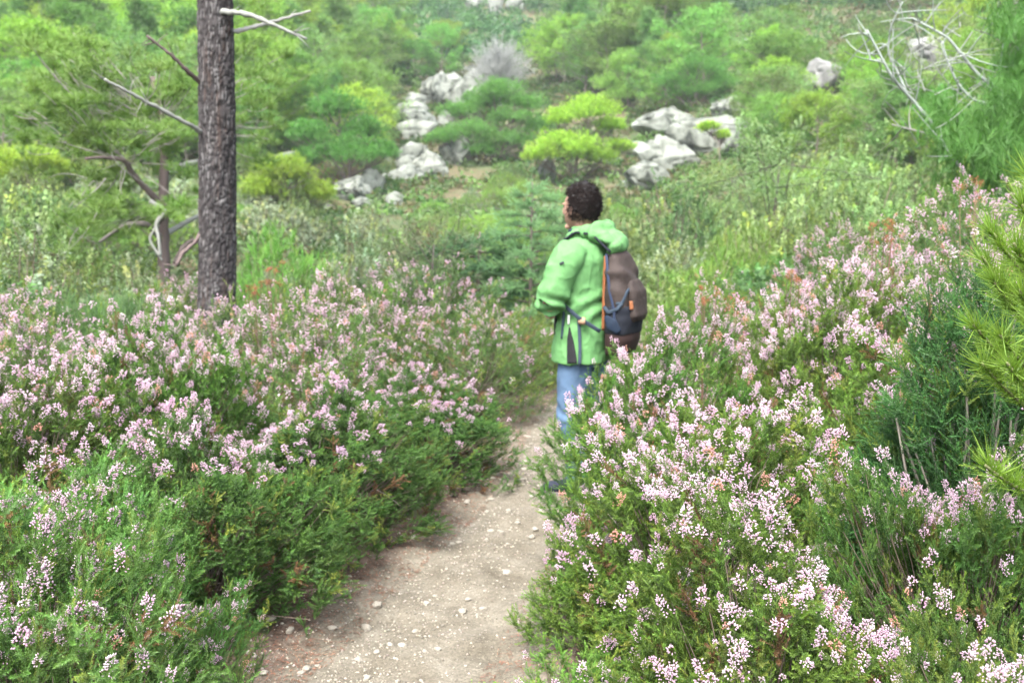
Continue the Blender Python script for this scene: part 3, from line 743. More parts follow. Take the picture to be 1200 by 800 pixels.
    link('crown', G.mesh('pine_crown', M_NEEDLE), r); link('limbs', Gw.mesh('pine_limbs', M_WOOD, True), r)
TUFT = [needle_tuft(12, .09, .007, seed=s) for s in (1, 2, 3)]
TUFT_FAR = [needle_tuft(8, .16, .020, seed=s) for s in (4, 5, 6)]
big_pine()

# ------------------------------------------------------------------ plant kinds of the valley and the hillside
YG = (.24, .40, .055); YG2 = (.34, .46, .04); GN = (.16, .34, .07); GD = (.055, .13, .045); OL = (.20, .24, .13); GREY = (.24, .30, .19)
LT = [leaf_twig(seed=s) for s in (1, 2)]
LT_BIG = [leaf_twig(L=.15, n=20, ll=.032, lw=.019, seed=s, spread=65) for s in (3, 4, 5)]
LT_JUN = [needle_sprig(.26, .010, 4, .022, .007, 55, 25, seed=s) for s in (5, 6)]
JUN_T = [join_t([needle_sprig(.22, .009, 4, .016, .005, 50, 20, seed=s)] + [xf(needle_sprig(.12, .009, 4, .016, .005, 50, 20, seed=s + k), (math.cos(k * 2.4) * .5, math.sin(k * 2.4) * .5, .85), (0, 0, .05 + .03 * k), .3, 1) for k in range(4)]) for s in (31, 37)]
JUN_S = [join_t([needle_sprig(.10, .005, 4, .008, .0026, 50, 20, seed=s)] + [xf(needle_sprig(.055, .005, 4, .008, .0026, 50, 20, seed=s + k), (math.cos(k * 2.4) * .6, math.sin(k * 2.4) * .6, .8), (0, 0, .02 + .013 * k), .3, 1) for k in range(6)]) for s in (31, 37)]
PINES = {
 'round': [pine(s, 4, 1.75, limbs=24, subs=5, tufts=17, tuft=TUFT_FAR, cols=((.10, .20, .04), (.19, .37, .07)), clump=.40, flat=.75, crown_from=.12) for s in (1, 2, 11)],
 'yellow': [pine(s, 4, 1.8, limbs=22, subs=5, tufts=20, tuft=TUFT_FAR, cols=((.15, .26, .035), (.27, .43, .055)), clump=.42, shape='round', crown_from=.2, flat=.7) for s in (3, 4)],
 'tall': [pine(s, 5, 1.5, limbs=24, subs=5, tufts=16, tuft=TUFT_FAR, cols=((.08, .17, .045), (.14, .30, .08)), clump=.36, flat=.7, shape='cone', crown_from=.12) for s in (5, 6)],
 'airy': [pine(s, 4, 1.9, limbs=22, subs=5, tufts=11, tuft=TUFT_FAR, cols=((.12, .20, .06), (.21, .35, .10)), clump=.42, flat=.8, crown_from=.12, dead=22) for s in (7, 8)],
}
SHR = {
 'olive': [shrub(s, 1, 1.2, 1100, LT_BIG, cols=((.09, .14, .045), (.18, .26, .09)), amp=.4, up=.15, twL=.15) for s in (1, 2)],
 'dark': [shrub(s, 1, 1.1, 1100, LT_BIG, cols=((.045, .09, .03), (.10, .20, .055)), amp=.4, up=.15, twL=.15) for s in (3, 4)],
 'pale': [shrub(s, 1, 1.2, 1000, LT_BIG, cols=((.12, .16, .08), GREY), amp=.4, up=.15, twL=.15, yel=.2, yc=(.34, .38, .12)) for s in (5, 6)],
 'bright': [shrub(s, 1, 1.1, 1500, TUFT, cols=((.10, .20, .035), (.19, .36, .06)), amp=.42, twL=.05, up=.3, hollow=.3) for s in (7, 8)],
 'brown': [shrub(s, 1, .7, 380, LT_BIG, cols=((.10, .07, .04), (.24, .15, .08)), amp=.4, twL=.3, yel=.3) for s in (9,)],
}
KIND_WORDS = dict(round='green pine', yellow='yellow green flat topped pine', tall='darker pointed young pine', airy='thin crowned pale green pine',
                  olive='olive green shrub', dark='dark green shrub', pale='grey green shrub', bright='bright green feathery shrub', brown='rusty brown low shrub')
LAND = [('the bleached branch of the big pine', 150, 110), ('the big pine trunk', 255, 130), ('the grey bare tree', 585, 75), ('the layered rock tower', 485, 145), ('the white rock crest', 520, 108),
        ('the bright yellow green pine', 680, 150), ('the white rock slab on the right slope', 800, 175), ('the round white boulder', 855, 125), ('the lichen capped grey boulder', 965, 85),
        ('the dead pale boughs', 1060, 130), ('the fluffy pine at the right edge', 1150, 190), ('the hiker\'s head', 680, 235), ('the blue green fir', 615, 265), ('the thin dark stemmed sapling', 910, 200), ('the cluster of pale boulders', 420, 225),
        ('the dead limbed pine', 165, 220), ('the top edge of the photo', 420, 0), ('the distant cliff blocks', 575, 5), ('the far right slope', 800, 40), ('the left slope', 60, 90), ('the brown scrub patch', 385, 210), ('the middle slope', 330, 90)]
USED = {}
def ROOTS(): return next(o for o in reversed(COL.objects[-6:]) if o.parent is None)
def settle_labels():
    """where a wording fits several plants, say which of them from left to right"""
    by = {}
    for lab, lst in USED.items(): by.setdefault(lab.replace('just ', '').replace('well ', '').replace('close ', '') if len(lst) > 1 else lab, []).extend(lst)
    for lab, lst in by.items():
        if len(lst) < 2: continue
        lst.sort(key=lambda q: q[0]); n = len(lst)
        core = lab
        for a in ('just ', 'well '): core = core.replace(a, '')
        for k, (u, o) in enumerate(lst):
            w = 'leftmost' if k == 0 else ('rightmost' if k == n - 1 else ('middle' if n == 3 else ('second', 'third', 'fourth', 'fifth', 'sixth', 'seventh', 'eighth', 'ninth', 'tenth', 'eleventh', 'twelfth')[min(k - 1, 10)]))
            o['label'] = w + ' ' + core if len((w + ' ' + core).split()) <= 16 else (w + ' ' + core).replace(' the ', ' ', 1)
def place_label(kind, px, py, size):
    w = KIND_WORDS[kind]; o = sorted((math.hypot(px - a, (py - b) * 1.6), n, a, b) for n, a, b in LAND)
    adj = 'small' if size < .85 else ('big' if size > 1.2 else '')
    def rel(d, n, a, b):
        dx, dy = px - a, py - b
        s = ('above' if dy < 0 else 'below') if abs(dy) > abs(dx) else ('left of' if dx < 0 else 'right of')
        k = 'just ' if d < 35 else ('well ' if d > 110 else '')
        return k + s + ' ' + n
    c = []
    for (i, j) in ((0, None), (0, 1), (0, 2), (1, 2), (0, 3), (1, 3), (2, 3), (0, 4), (1, 4), (2, 4), (0, 5), (1, 5), (3, 4), (0, 6), (1, 6), (2, 5), (2, 6), (0, 7), (1, 7), (3, 5)):
        t = (adj + ' ' + w).strip() + ' ' + rel(*o[i])
        if j is not None: t += ' and ' + rel(*o[j])
        if len(t.split()) <= 16: c.append(t)
    c += [t.replace('just ', 'close ') + ', ' + ('low' if size < 1 else 'taller') for t in c if len(t.split()) < 15]
    for t in c:
        if t not in USED: USED[t] = []; return t
    return c[0]

KEEP = [(465, 92, 560, 200), (470, 170, 556, 215), (400, 210, 470, 242), (755, 128, 825, 160), (825, 112, 875, 180), (750, 165, 820, 220), (545, 42, 628, 105), (640, 112, 730, 205), (320, 184, 360, 198), (488, 0, 610, 12), (945, 62, 990, 108), (1060, 34, 1112, 84), (866, 48, 878, 62), (520, 100, 630, 180)]
def scatter_plants(R, table, n, ylo, yhi, xlo, xhi, group, sizes, gap, cat, keep=True, cap=None):
    done = []; tries = 0
    while len(done) < n and tries < n * 60:
        tries += 1
        px, py = R.uniform(xlo, xhi), R.uniform(ylo, yhi); p = hit(px, py)
        if p is None or p[1] < 9: continue
        kind = str(R.choice(list(table), p=np.array(list(table.values())) / sum(table.values())))
        V = (PINES if kind in PINES else SHR)[kind]
        s = R.uniform(*sizes) * (1.0 if kind in PINES else 1.0)
        hh = (4.2 if kind in PINES else 1.25) * s; ww = (1.7 if kind in PINES else 1.0) * s
        u, v, d = proj(p[0], p[1], p[2] + hh); hw = ww * FPX / d; vb = proj(*p)[1]
        if keep and any(u + hw * .8 > k[0] and u - hw * .8 < k[2] and vb > k[1] and v < k[3] and vb > k[1] + 6 for k in KEEP): continue
        if any(math.hypot(u - a, (vb - b) * 2.2) < gap * FPX / d * ww for a, b in done): continue
        done.append((u, vb))
        lab = place_label(kind, u, (v + vb) / 2, s / np.mean(sizes))
        plant('pine_tree' if kind in PINES else 'shrub', lab, cat, (p[0], p[1], p[2] - .08), R.uniform(0, 6.28), (s * R.uniform(.9, 1.15), s * R.uniform(.9, 1.15), s * R.uniform(.85, 1.15)), V[R.integers(len(V))], group); USED[lab].append((u, ROOTS()))
    return len(done)
R = np.random.default_rng(42)
n1 = scatter_plants(R, dict(round=5, yellow=3, tall=3, airy=2), 176, 62, 135, -25, 1228, 'pines of the far hillside', (.85, 1.6), .46, 'pine tree')
n2 = scatter_plants(R, dict(round=4, yellow=3, tall=1.5, airy=4), 60, 120, 215, -25, 480, 'pines of the left slope', (.75, 1.35), .55, 'pine tree')
n3 = scatter_plants(R, dict(round=4, yellow=3, tall=2, airy=4), 60, 100, 215, 870, 1228, 'pines of the right slope', (.65, 1.25), .6, 'pine tree')
n4 = scatter_plants(R, dict(olive=3, dark=2, pale=2.5, bright=3, brown=1.0), 115, 205, 300, -25, 1228, 'shrubs of the valley', (.8, 1.5), .7, 'shrub')
n5 = scatter_plants(R, dict(olive=2, dark=2, pale=2, bright=3, brown=3), 130, 120, 255, 300, 930, 'shrubs between the rocks', (.55, 1.3), .6, 'shrub')
settle_labels()
print('plants', n1, n2, n3, n4, n5)

# the near valley just past the heather, hidden feet: set by place instead of sight line
def valley(kind, px, top, dist, s, lab, grp='shrubs just beyond the heather', name='shrub', cat='shrub', var=0, bh=1.25, wid=None):
    t = at(px, top, dist); g = hz(t[0], t[1]); h = max(.4, t[2] - g); V = (PINES if kind in PINES else SHR)[kind]
    sx = (wid if wid else max(s, .62 * h / bh * (1.0 if kind != 'dark' else .8)))
    return plant(name, lab, cat, (t[0], t[1], g - .05), R.uniform(0, 6.28), (sx, sx, h / bh), V[var % len(V)], grp)
VS = [
 ('pale', 20, 262, 11, 1.3, 'grey green shrub with pale tips at the left edge, nearest one'), ('dark', -20, 295, 9.5, 1.2, 'dark shrub half out of the left edge above the heather'),
 ('bright', 110, 292, 10.5, 1.1, 'soft green feathery shrub below the dead limbed pine'), ('olive', 60, 215, 14, 1.5, 'broad olive shrub at the left edge halfway up'),
 ('bright', 300, 268, 13, 1.1, 'vivid green feathery shrub immediately right of the pine trunk'), ('bright', 335, 232, 17, 1.1, 'green feathery shrub higher up right of the pine trunk'),
 ('dark', 372, 300, 11, .7, 'small dark conifer shrub above the pink tops right of the trunk'), ('pale', 385, 262, 14, 1.1, 'pale grey shrub right of the pine trunk'),
 ('pale', 440, 250, 15, 1.2, 'pale shrub with yellowish tips below the cluster of boulders'), ('olive', 540, 268, 13, 1.0, 'olive shrub left of the blue green fir'),
 ('bright', 590, 225, 22, 1.1, 'bright yellow green shrub above the small sapling'), ('olive', 735, 222, 19, 1.2, 'round olive shrub right of the hiker\'s head'),
 ('dark', 800, 182, 24, 1.6, 'dark evergreen shrub under the white slab'), ('pale', 770, 248, 15, 1.1, 'grey shrub behind the backpack'),
 ('bright', 815, 255, 14, 1.0, 'upright green shrub right of the backpack'), ('bright', 870, 235, 15, 1.1, 'upright green shrub below the dark stemmed sapling'),
 ('olive', 925, 215, 17, 1.2, 'speckled shrub under the dark stemmed sapling'), ('olive', 985, 205, 17, 1.3, 'speckled olive shrub left of the dead boughs'),
 ('dark', 1040, 210, 14, 1.2, 'dark shrub above the crest of the right bank'), ('olive', 1010, 150, 24, 1.6, 'tall speckled shrub behind the pale boughs'),
 ('pale', 690, 290, 12, .9, 'grey green shrub hidden behind the hiker'), ('olive', 770, 290, 11.5, .9, 'olive shrub directly behind the backpack'),
 ('bright', 840, 288, 10.5, .8, 'feathery shrub behind the rusty heather heads'), ('dark', 920, 262, 11, .9, 'dark shrub just over the right heather bank'),
 ('olive', 500, 300, 11.5, .9, 'olive shrub over the far end of the left bank'), ('bright', 440, 305, 10.8, .8, 'light green shrub over the left bank'),
 ('pale', 170, 300, 12, 1.0, 'greyish shrub left of the foot of the pine trunk'), ('olive', 1100, 200, 12.5, 1.1, 'olive shrub under the fluffy pine'),
]
for i, (k, px, top, dist, s, lab) in enumerate(VS): valley(k, px, top, dist, s, lab, var=i)

def tree_at(px, base, top, kind_parts, name, cat, lab, bh, dist=None, wid=1.0, rz=0, grp=None):
    p = hit(px, base) if dist is None else np.append(at(px, base, dist)[:2], 0)
    p[2] = hz(p[0], p[1]); d = math.hypot(p[0], p[1]); h = at(px, top, d)[2] - p[2]
    s = h / bh
    return plant(name, lab, cat, (p[0], p[1], p[2] - .1), rz, (s * wid, s * wid, s), kind_parts, grp), h
# the trees one can name
def cloud_pine(px, base, clouds, cols, lab, seed, tr=.09, dens=46, wood=(.15, .125, .11), dx=0, S=1.0, tuft=None):
    """a pine whose needles sit in domed clouds on spreading limbs; clouds: (px, py, width px, height px, nearer/farther m)"""
    Rb = np.random.default_rng(seed); p = hit(px, base); D = math.hypot(p[0], p[1]); org = p - [0, 0, .1]
    r = thing('pine_tree', lab, 'pine tree', tuple(org)); W = Geo(); G = Geo(); k = D / FPX
    top = min(c[1] for c in clouds); tp = at(px + dx, top + 14, D) - org
    T = bez((0, 0, 0), (tp[0] * .2 + .1, 0, tp[2] * .5), tp, 9); tube(W, T, tr * np.linspace(1, .3, 9), wood, 8, rough=.06)
    for (a, b, w, h, dd) in clouds:
        w, h = w * 1.45, h * 1.55; c = at(a, b, D + dd) - org; rw, rh = w * k / 2, h * k / 2
        z0 = max(.15, c[2] - rw * .9 - .2); q = min(1, z0 / tp[2]); s0 = np.array([np.interp(q * 8, range(9), T[:, m]) for m in range(3)])
        Q = bez(s0, s0 * .5 + c * .5 - [0, 0, .25 * rw], c - [0, 0, rh * .6], 7); tube(W, Q, np.linspace(tr * .45, .02, 7), wood, 6)
        m = 26; e = c + nrm(Rb.normal(size=(m, 3))) * [rw, rw, rh] * Rb.uniform(.5, .9, (m, 1)); s1 = Q[Rb.integers(3, 7, m)]
        many_tubes(W, s1, (s1 + e) / 2 - [0, 0, .06], e, .016, .006, wood, n=5, sides=4)
        n = max(6, int(14 * (w * h) ** .5 / 30)); u = nrm(Rb.normal(size=(n, 3))); u[:, 2] = np.abs(u[:, 2]) * 1.15 - .25; sub_c = c + u * [rw * .75, rw * .75, rh * .7] * Rb.uniform(.4, 1, (n, 1))
        sc = Rb.uniform(.22, .5, n) * min(rw, 1.5); ci = np.repeat(np.arange(n), dens); o = nrm(Rb.normal(size=(len(ci), 3))) * Rb.uniform(.2, 1, (len(ci), 1)) ** .6; o[:, 2] = o[:, 2] * .6 + .1
        cc = jit(np.ones(3), n, .26, .07)[ci]; P = sub_c[ci] + o * sc[ci][:, None]
        pick_scatter(G, tuft or TUFT_FAR, P, nrm(o + [0, 0, .4]), Rb.uniform(.7, 1.15, len(ci)) * S, jit(cols[0], len(ci), .35) * cc, jit(cols[1], len(ci), .35) * cc)
    link('crown', G.mesh('pine_crown', M_NEEDLE), r); link('trunk', W.mesh('pine_wood', M_WOOD, True), r)
YC = ((.22, .35, .04), (.39, .57, .06)); DC = ((.07, .16, .04), (.16, .36, .065)); RC = ((.10, .22, .045), (.20, .42, .075))
cloud_pine(672, 214, [(690, 132, 70, 34, 0), (716, 148, 30, 22, .3), (655, 140, 34, 20, -.3), (668, 178, 66, 34, -.6), (630, 182, 36, 20, -.3), (700, 185, 40, 26, .2), (728, 172, 34, 16, .3), (650, 165, 40, 18, -.8)], YC, 'bright yellow green pine with two domed tiers right above the hiker\'s head', 301, dx=10)
cloud_pine(578, 190, [(580, 108, 52, 26, 0), (612, 122, 44, 22, .4), (540, 131, 50, 16, -.4), (600, 140, 70, 22, 0), (552, 156, 60, 22, -.8), (590, 165, 66, 20, -.4), (520, 163, 36, 14, -.6), (628, 150, 40, 20, .5), (560, 120, 40, 20, .3), (565, 178, 60, 16, -.5)], DC, 'spreading layered dark green pine growing against the white rocks', 302, tr=.12, dx=4)
cloud_pine(410, 225, [(395, 130, 60, 40, 0), (365, 158, 46, 34, -.3), (425, 155, 50, 36, .3), (400, 180, 80, 36, -.5), (445, 178, 34, 26, .2), (358, 190, 36, 26, 0)], RC, 'full rounded light green pine left of the layered rock tower', 303, dx=-6)
cloud_pine(345, 178, [(350, 105, 56, 34, 0), (325, 128, 46, 30, -.3), (375, 125, 44, 30, .3), (350, 146, 76, 28, -.4)], RC, 'rounded light green pine midway between the big trunk and the rock tower', 304)
cloud_pine(815, 128, [(815, 82, 60, 30, 0), (788, 98, 44, 24, -.3), (842, 100, 44, 24, .3), (815, 110, 70, 20, -.4)], RC, 'yellowish pine above the long rounded white boulder', 305)
cloud_pine(735, 130, [(735, 78, 46, 34, 0), (715, 100, 40, 26, -.3), (758, 98, 40, 26, .3), (735, 114, 60, 20, 0)], RC, 'tall rounded pine between the grey bare tree and the right outcrop', 306)
cloud_pine(905, 150, [(905, 100, 60, 34, 0), (880, 122, 40, 26, -.3), (930, 120, 44, 28, .3)], RC, 'bushy light pine just right of the round white boulder', 307)
cloud_pine(95, 190, [(100, 95, 100, 50, 0), (55, 120, 60, 36, -.3), (150, 118, 60, 40, .3), (95, 145, 110, 36, -.4)], RC, 'broad light green pine crown behind the bleached branch', 308)
cloud_pine(30, 240, [(25, 190, 60, 34, 0), (60, 200, 40, 26, .3), (-10, 205, 50, 30, 0)], YC, 'yellowish pine low at the left edge', 309)
cloud_pine(340, 262, [(335, 205, 60, 34, 0), (305, 225, 40, 26, -.3), (368, 228, 44, 26, .3)], YC, 'bright yellowish young pine above the pink heather right of the big trunk', 310)
cloud_pine(842, 200, [(832, 150, 22, 10, 0), (846, 158, 18, 9, .2)], YC, 'little yellow green bush growing on the right outcrop', 311, tr=.03)
cloud_pine(1120, 200, [(1120, 120, 50, 40, 0), (1090, 150, 50, 34, 0), (1150, 150, 50, 34, 0)], RC, 'light green pine behind the dead pale boughs', 312)
def bare_tree(seed, h, r, n, col, lab, px, base, top):
    Rb = np.random.default_rng(seed); G = Geo(); tube(G, [(0, 0, -.2), (.05, 0, h * .2), (0, .05, h * .4), (.05, .0, h * .6)], [.14, .11, .08, .04], col, 8)
    P0 = np.stack([Rb.normal(0, .04, n), Rb.normal(0, .04, n), Rb.uniform(.1, .6, n) * h], -1)
    az = Rb.uniform(0, 6.28, n); el = Rb.uniform(.0, 1.45, n); f = Rb.uniform(.6, 1.02, n)
    P2 = np.array([0, 0, h * .45]) + np.stack([np.cos(az) * np.cos(el) * r, np.sin(az) * np.cos(el) * r, np.sin(el) * h * .56], -1) * f[:, None]
    P1 = (P0 + P2) / 2 + [0, 0, -.1 * h] + Rb.normal(0, .1, (n, 3)); many_tubes(G, P0, P1, P2, .022, .007, col, n=6, sides=4)
    T = Geo(); m = n * 16; k = Rb.integers(0, n, m); q = Rb.uniform(.45, 1, m)[:, None]
    b = (1 - q) ** 2 * P0[k] + 2 * q * (1 - q) * P1[k] + q * q * P2[k]; e = b + nrm(Rb.normal(size=(m, 3)) + nrm(P2[k] - [0, 0, h * .3]) * 1.2) * Rb.uniform(.25, .6, (m, 1)) * r * .35
    many_tubes(T, b, (b + e) / 2 + Rb.normal(0, .02, (m, 3)), e, .010, .005, col, n=3, sides=3)
    return tree_at(px, base, top, [('trunk', G.mesh('bare_limbs', M_WOOD)), ('crown', T.mesh('bare_twigs', M_WOOD))], 'bare_tree', 'bare tree', lab, h, wid=1.0)
bare_tree(61, 5, 2.7, 260, (.28, .29, .275), 'grey leafless tree with a round crown of fine twigs above the rocks', 586, 124, 40)
# blue-green fir beside the hiker
def fir(seed, h, r, n=46):
    Rb = np.random.default_rng(seed); G = Geo(); W = Geo(); tube(W, [(0, 0, -.2), (0, 0, h * .5), (.02, 0, h)], [.05, .03, .008], (.17, .14, .12), 8)
    P = []; D = []
    for i in range(n):
        t = .04 + .95 * (i / n) ** .9; az = i * 2.4; ln = r * (1 - t) ** .8 * Rb.uniform(.75, 1.15) + .12; p = np.array([0, 0, t * h]); e = p + [math.cos(az) * ln, math.sin(az) * ln, .10 * ln - .05]
        Q = bez(p, (p + e) / 2 + [0, 0, .06 * ln], e, 6); tube(W, Q, np.linspace(.012, .004, 6), (.17, .14, .12), 4)
        m = int(34 * ln / r) + 6; q = Rb.uniform(.15, 1, m); b = np.stack([np.interp(q * 5, range(6), Q[:, k]) for k in range(3)], -1)
        a2 = az + Rb.choice([-1, 1], m) * Rb.uniform(.2, 1.1, m) * (1.2 - q * .5); d = np.stack([np.cos(a2), np.sin(a2), Rb.uniform(.0, .45, m)], -1)
        P.append(b); D.append(d)
    P = np.concatenate(P); D = nrm(np.concatenate(D)); k = len(P)
    pick_scatter(G, JUN_T, P, D, Rb.uniform(.8, 1.3, k), jit((.07, .15, .075), k), jit((.19, .36, .17), k))
    return [('crown', G.mesh('fir_crown', M_NEEDLE)), ('trunk', W.mesh('fir_wood', M_WOOD))]
tree_at(622, 300, 203, fir(71, 2.6, 1.25), 'fir_tree', 'fir tree', 'blue green fir with tiered branches just left of the hiker\'s face', 2.6, dist=12.0, wid=.82)
tree_at(560, 320, 262, fir(72, 1.5, .8, 30), 'fir_tree', 'fir tree', 'low blue green conifer in front of the small sapling', 1.5, dist=12.5, wid=1.2)
def sapling(seed, h, r, n, wood, cols, tw=LT, tr=.03):
    Rb = np.random.default_rng(seed); W = Geo(); tube(W, [(0, 0, -.1), (.03, 0, h * .25), (-.02, .02, h * .5), (.03, 0, h * .8)], [tr, tr * .8, tr * .6, tr * .25], wood, 7)
    m = 18; P0 = np.stack([Rb.normal(0, .01, m), Rb.normal(0, .01, m), Rb.uniform(.3, .8, m) * h], -1); az = Rb.uniform(0, 6.28, m); el = Rb.uniform(.1, 1.3, m)
    P2 = np.array([0, 0, h * .62]) + np.stack([np.cos(az) * np.cos(el) * r, np.sin(az) * np.cos(el) * r, np.sin(el) * h * .4], -1) * Rb.uniform(.6, 1.05, (m, 1))
    P1 = (P0 + P2) / 2 + Rb.normal(0, .05, (m, 3)); many_tubes(W, P0, P1, P2, tr * .25, .003, wood, n=6, sides=4)
    G = Geo(); k = Rb.integers(0, m, n); q = Rb.uniform(.4, 1, (n, 1)); b = (1 - q) ** 2 * P0[k] + 2 * q * (1 - q) * P1[k] + q * q * P2[k] + Rb.normal(0, .08, (n, 3))
    pick_scatter(G, tw, b, nrm(Rb.normal(size=(n, 3)) + [0, 0, .5]), Rb.uniform(.6, 1.1, n), jit(cols[0], n), jit(cols[1], n, .3))
    return [('crown', G.mesh('sapling_crown', M_LEAF)), ('trunk', W.mesh('sapling_wood', M_WOOD))]
tree_at(909, 240, 118, sapling(81, 3, 1.15, 480, (.07, .055, .05), ((.10, .16, .06), (.17, .25, .10))), 'sapling', 'sapling', 'sparse round topped sapling with a thin dark stem on the right slope', 3.0, dist=19, wid=1.15)
tree_at(506, 330, 232, sapling(82, 2.6, .9, 330, (.09, .075, .07), ((.10, .15, .07), (.16, .22, .11))), 'sapling', 'sapling', 'thin grey stemmed sapling in front of the boulders, below the rock tower', 2.6, dist=12, wid=1.2)

# dead limbed pine behind the big trunk
def limbed_pine():
    D = 13.0; f = at(192, 330, D); g = hz(f[0], f[1]); org = np.array([f[0], f[1], g - .1])
    r = thing('pine_tree', 'shaggy pine with curved dead limbs and a pale crown, left behind the big trunk', 'pine tree', tuple(org))
    W = Geo(); DK = (.13, .10, .095); PL = (.27, .27, .25)
    def limb(pts, r0, r1, c, own=False):
        G = Geo() if own else W
        P = np.array([at(a, b, D + d) for a, b, d in pts]) - org
        t = np.linspace(0, len(P) - 1, 5 * len(P)); Q = np.stack([np.interp(t, np.arange(len(P)), P[:, k]) for k in range(3)], -1)
        ker = np.array([1, 2, 3, 2, 1]) / 9.; Q[2:-2] = np.stack([np.convolve(Q[:, k], ker, 'valid') for k in range(3)], -1)
        tube(G, Q, np.linspace(r0, r1, len(Q)), c, 8, rough=.08)
        if own: link('dead_branch', G.mesh('dead_branch', M_WOOD, True), r)
    limb([(196, 420, 0), (192, 300, 0), (191, 240, 0), (193, 190, .1), (190, 140, .2), (178, 90, .2)], .085, .03, DK)
    limb([(190, 262, 0), (184, 234, -.2), (168, 218, -.3), (154, 202, -.4), (148, 188, -.5), (122, 184, -.6), (100, 186, -.7)], .05, .015, DK)
    limb([(190, 280, 0), (172, 262, -.2), (150, 263, -.3), (135, 270, -.4), (116, 284, -.4)], .045, .015, (.17, .15, .14))
    limb([(192, 215, .1), (200, 203, .2), (214, 194, .3), (232, 189, .4)], .05, .03, PL); limb([(190, 276, .1), (205, 268, .3), (226, 256, .4), (240, 250, .5)], .045, .02, PL)
    link('trunk', W.mesh('limbed_wood', M_WOOD, True), r)
    Gd = Geo()
    limb([(176, 236, -.3), (195, 246, -.4), (182, 262, -.45), (186, 280, -.5), (188, 300, -.5)], .030, .018, PL, True); limb([(186, 262, -.4), (174, 280, -.4), (190, 305, -.5)], .02, .012, PL, True)
    limb([(206, 310, -.1), (214, 290, 0), (228, 280, 0)], .04, .03, (.15, .12, .11), True)
    Rb = np.random.default_rng(8); n = 26; P0 = np.array([at(Rb.uniform(60, 235), Rb.uniform(70, 290), D + Rb.uniform(-.8, 1.0)) for _ in range(n)]) - org; P2 = P0 + Rb.normal(0, .3, (n, 3)) * [1.3, 1, .6]
    many_tubes(Gd, P0, (P0 + P2) / 2 + Rb.normal(0, .06, (n, 3)), P2, .006, .003, (.24, .23, .21), n=6)
    link('dry_twigs', Gd.mesh('dry_twigs', M_WOOD, True), r, kind='stuff')
    G = Geo(); C = []; S = []; Wt = Geo()
    for (a, b, w, h, m) in [(95, 70, 70, 30, 34), (60, 115, 60, 35, 30), (140, 120, 80, 40, 46), (110, 165, 90, 22, 34), (205, 95, 40, 40, 18), (205, 150, 30, 30, 12), (300, 80, 40, 50, 20), (130, 225, 60, 40, 30), (110, 262, 55, 25, 20), (215, 225, 35, 40, 12), (300, 150, 30, 45, 10)]:
        for _ in range(m): C.append(at(a + Rb.normal(0, w * .5), b + Rb.normal(0, h * .6), D + Rb.normal(.15, .6)) - org); S.append(Rb.uniform(.10, .24))
    C = np.array(C); C[:, 2] = np.maximum(C[:, 2], .3); S = np.array(S); hub = np.array([at(190, 150, D) - org, at(150, 190, D - .4) - org, at(192, 240, D) - org]); k = np.argmin(((C[:, None] - hub[None]) ** 2).sum(-1), 1)
    kk = Rb.integers(0, len(C), 260); e0 = C[kk] - nrm(C[kk] - hub[k[kk]]) * Rb.uniform(.2, .7, (260, 1)); many_tubes(Wt, e0, (e0 + C[kk]) / 2 + Rb.normal(0, .06, (260, 3)), C[kk], .006, .003, (.24, .22, .20), n=6, sides=4)
    ci = np.repeat(np.arange(len(C)), 29); o = nrm(Rb.normal(size=(len(ci), 3))) * Rb.uniform(.2, 1, (len(ci), 1)) * [1.25, 1.25, .5] * S[ci][:, None]
    cc = jit(np.ones(3), len(C), .2, .08)[ci]
    pick_scatter(G, TUFT, C[ci] + o, nrm(o + [0, 0, .1]), Rb.uniform(.8, 1.2, len(ci)), jit((.10, .19, .05), len(ci)) * cc, jit((.20, .37, .085), len(ci)) * cc)
    link('crown', G.mesh('limbed_crown', M_NEEDLE), r); link('twigs', Wt.mesh('limbed_twigs', M_WOOD), r, kind='stuff')
limbed_pine()

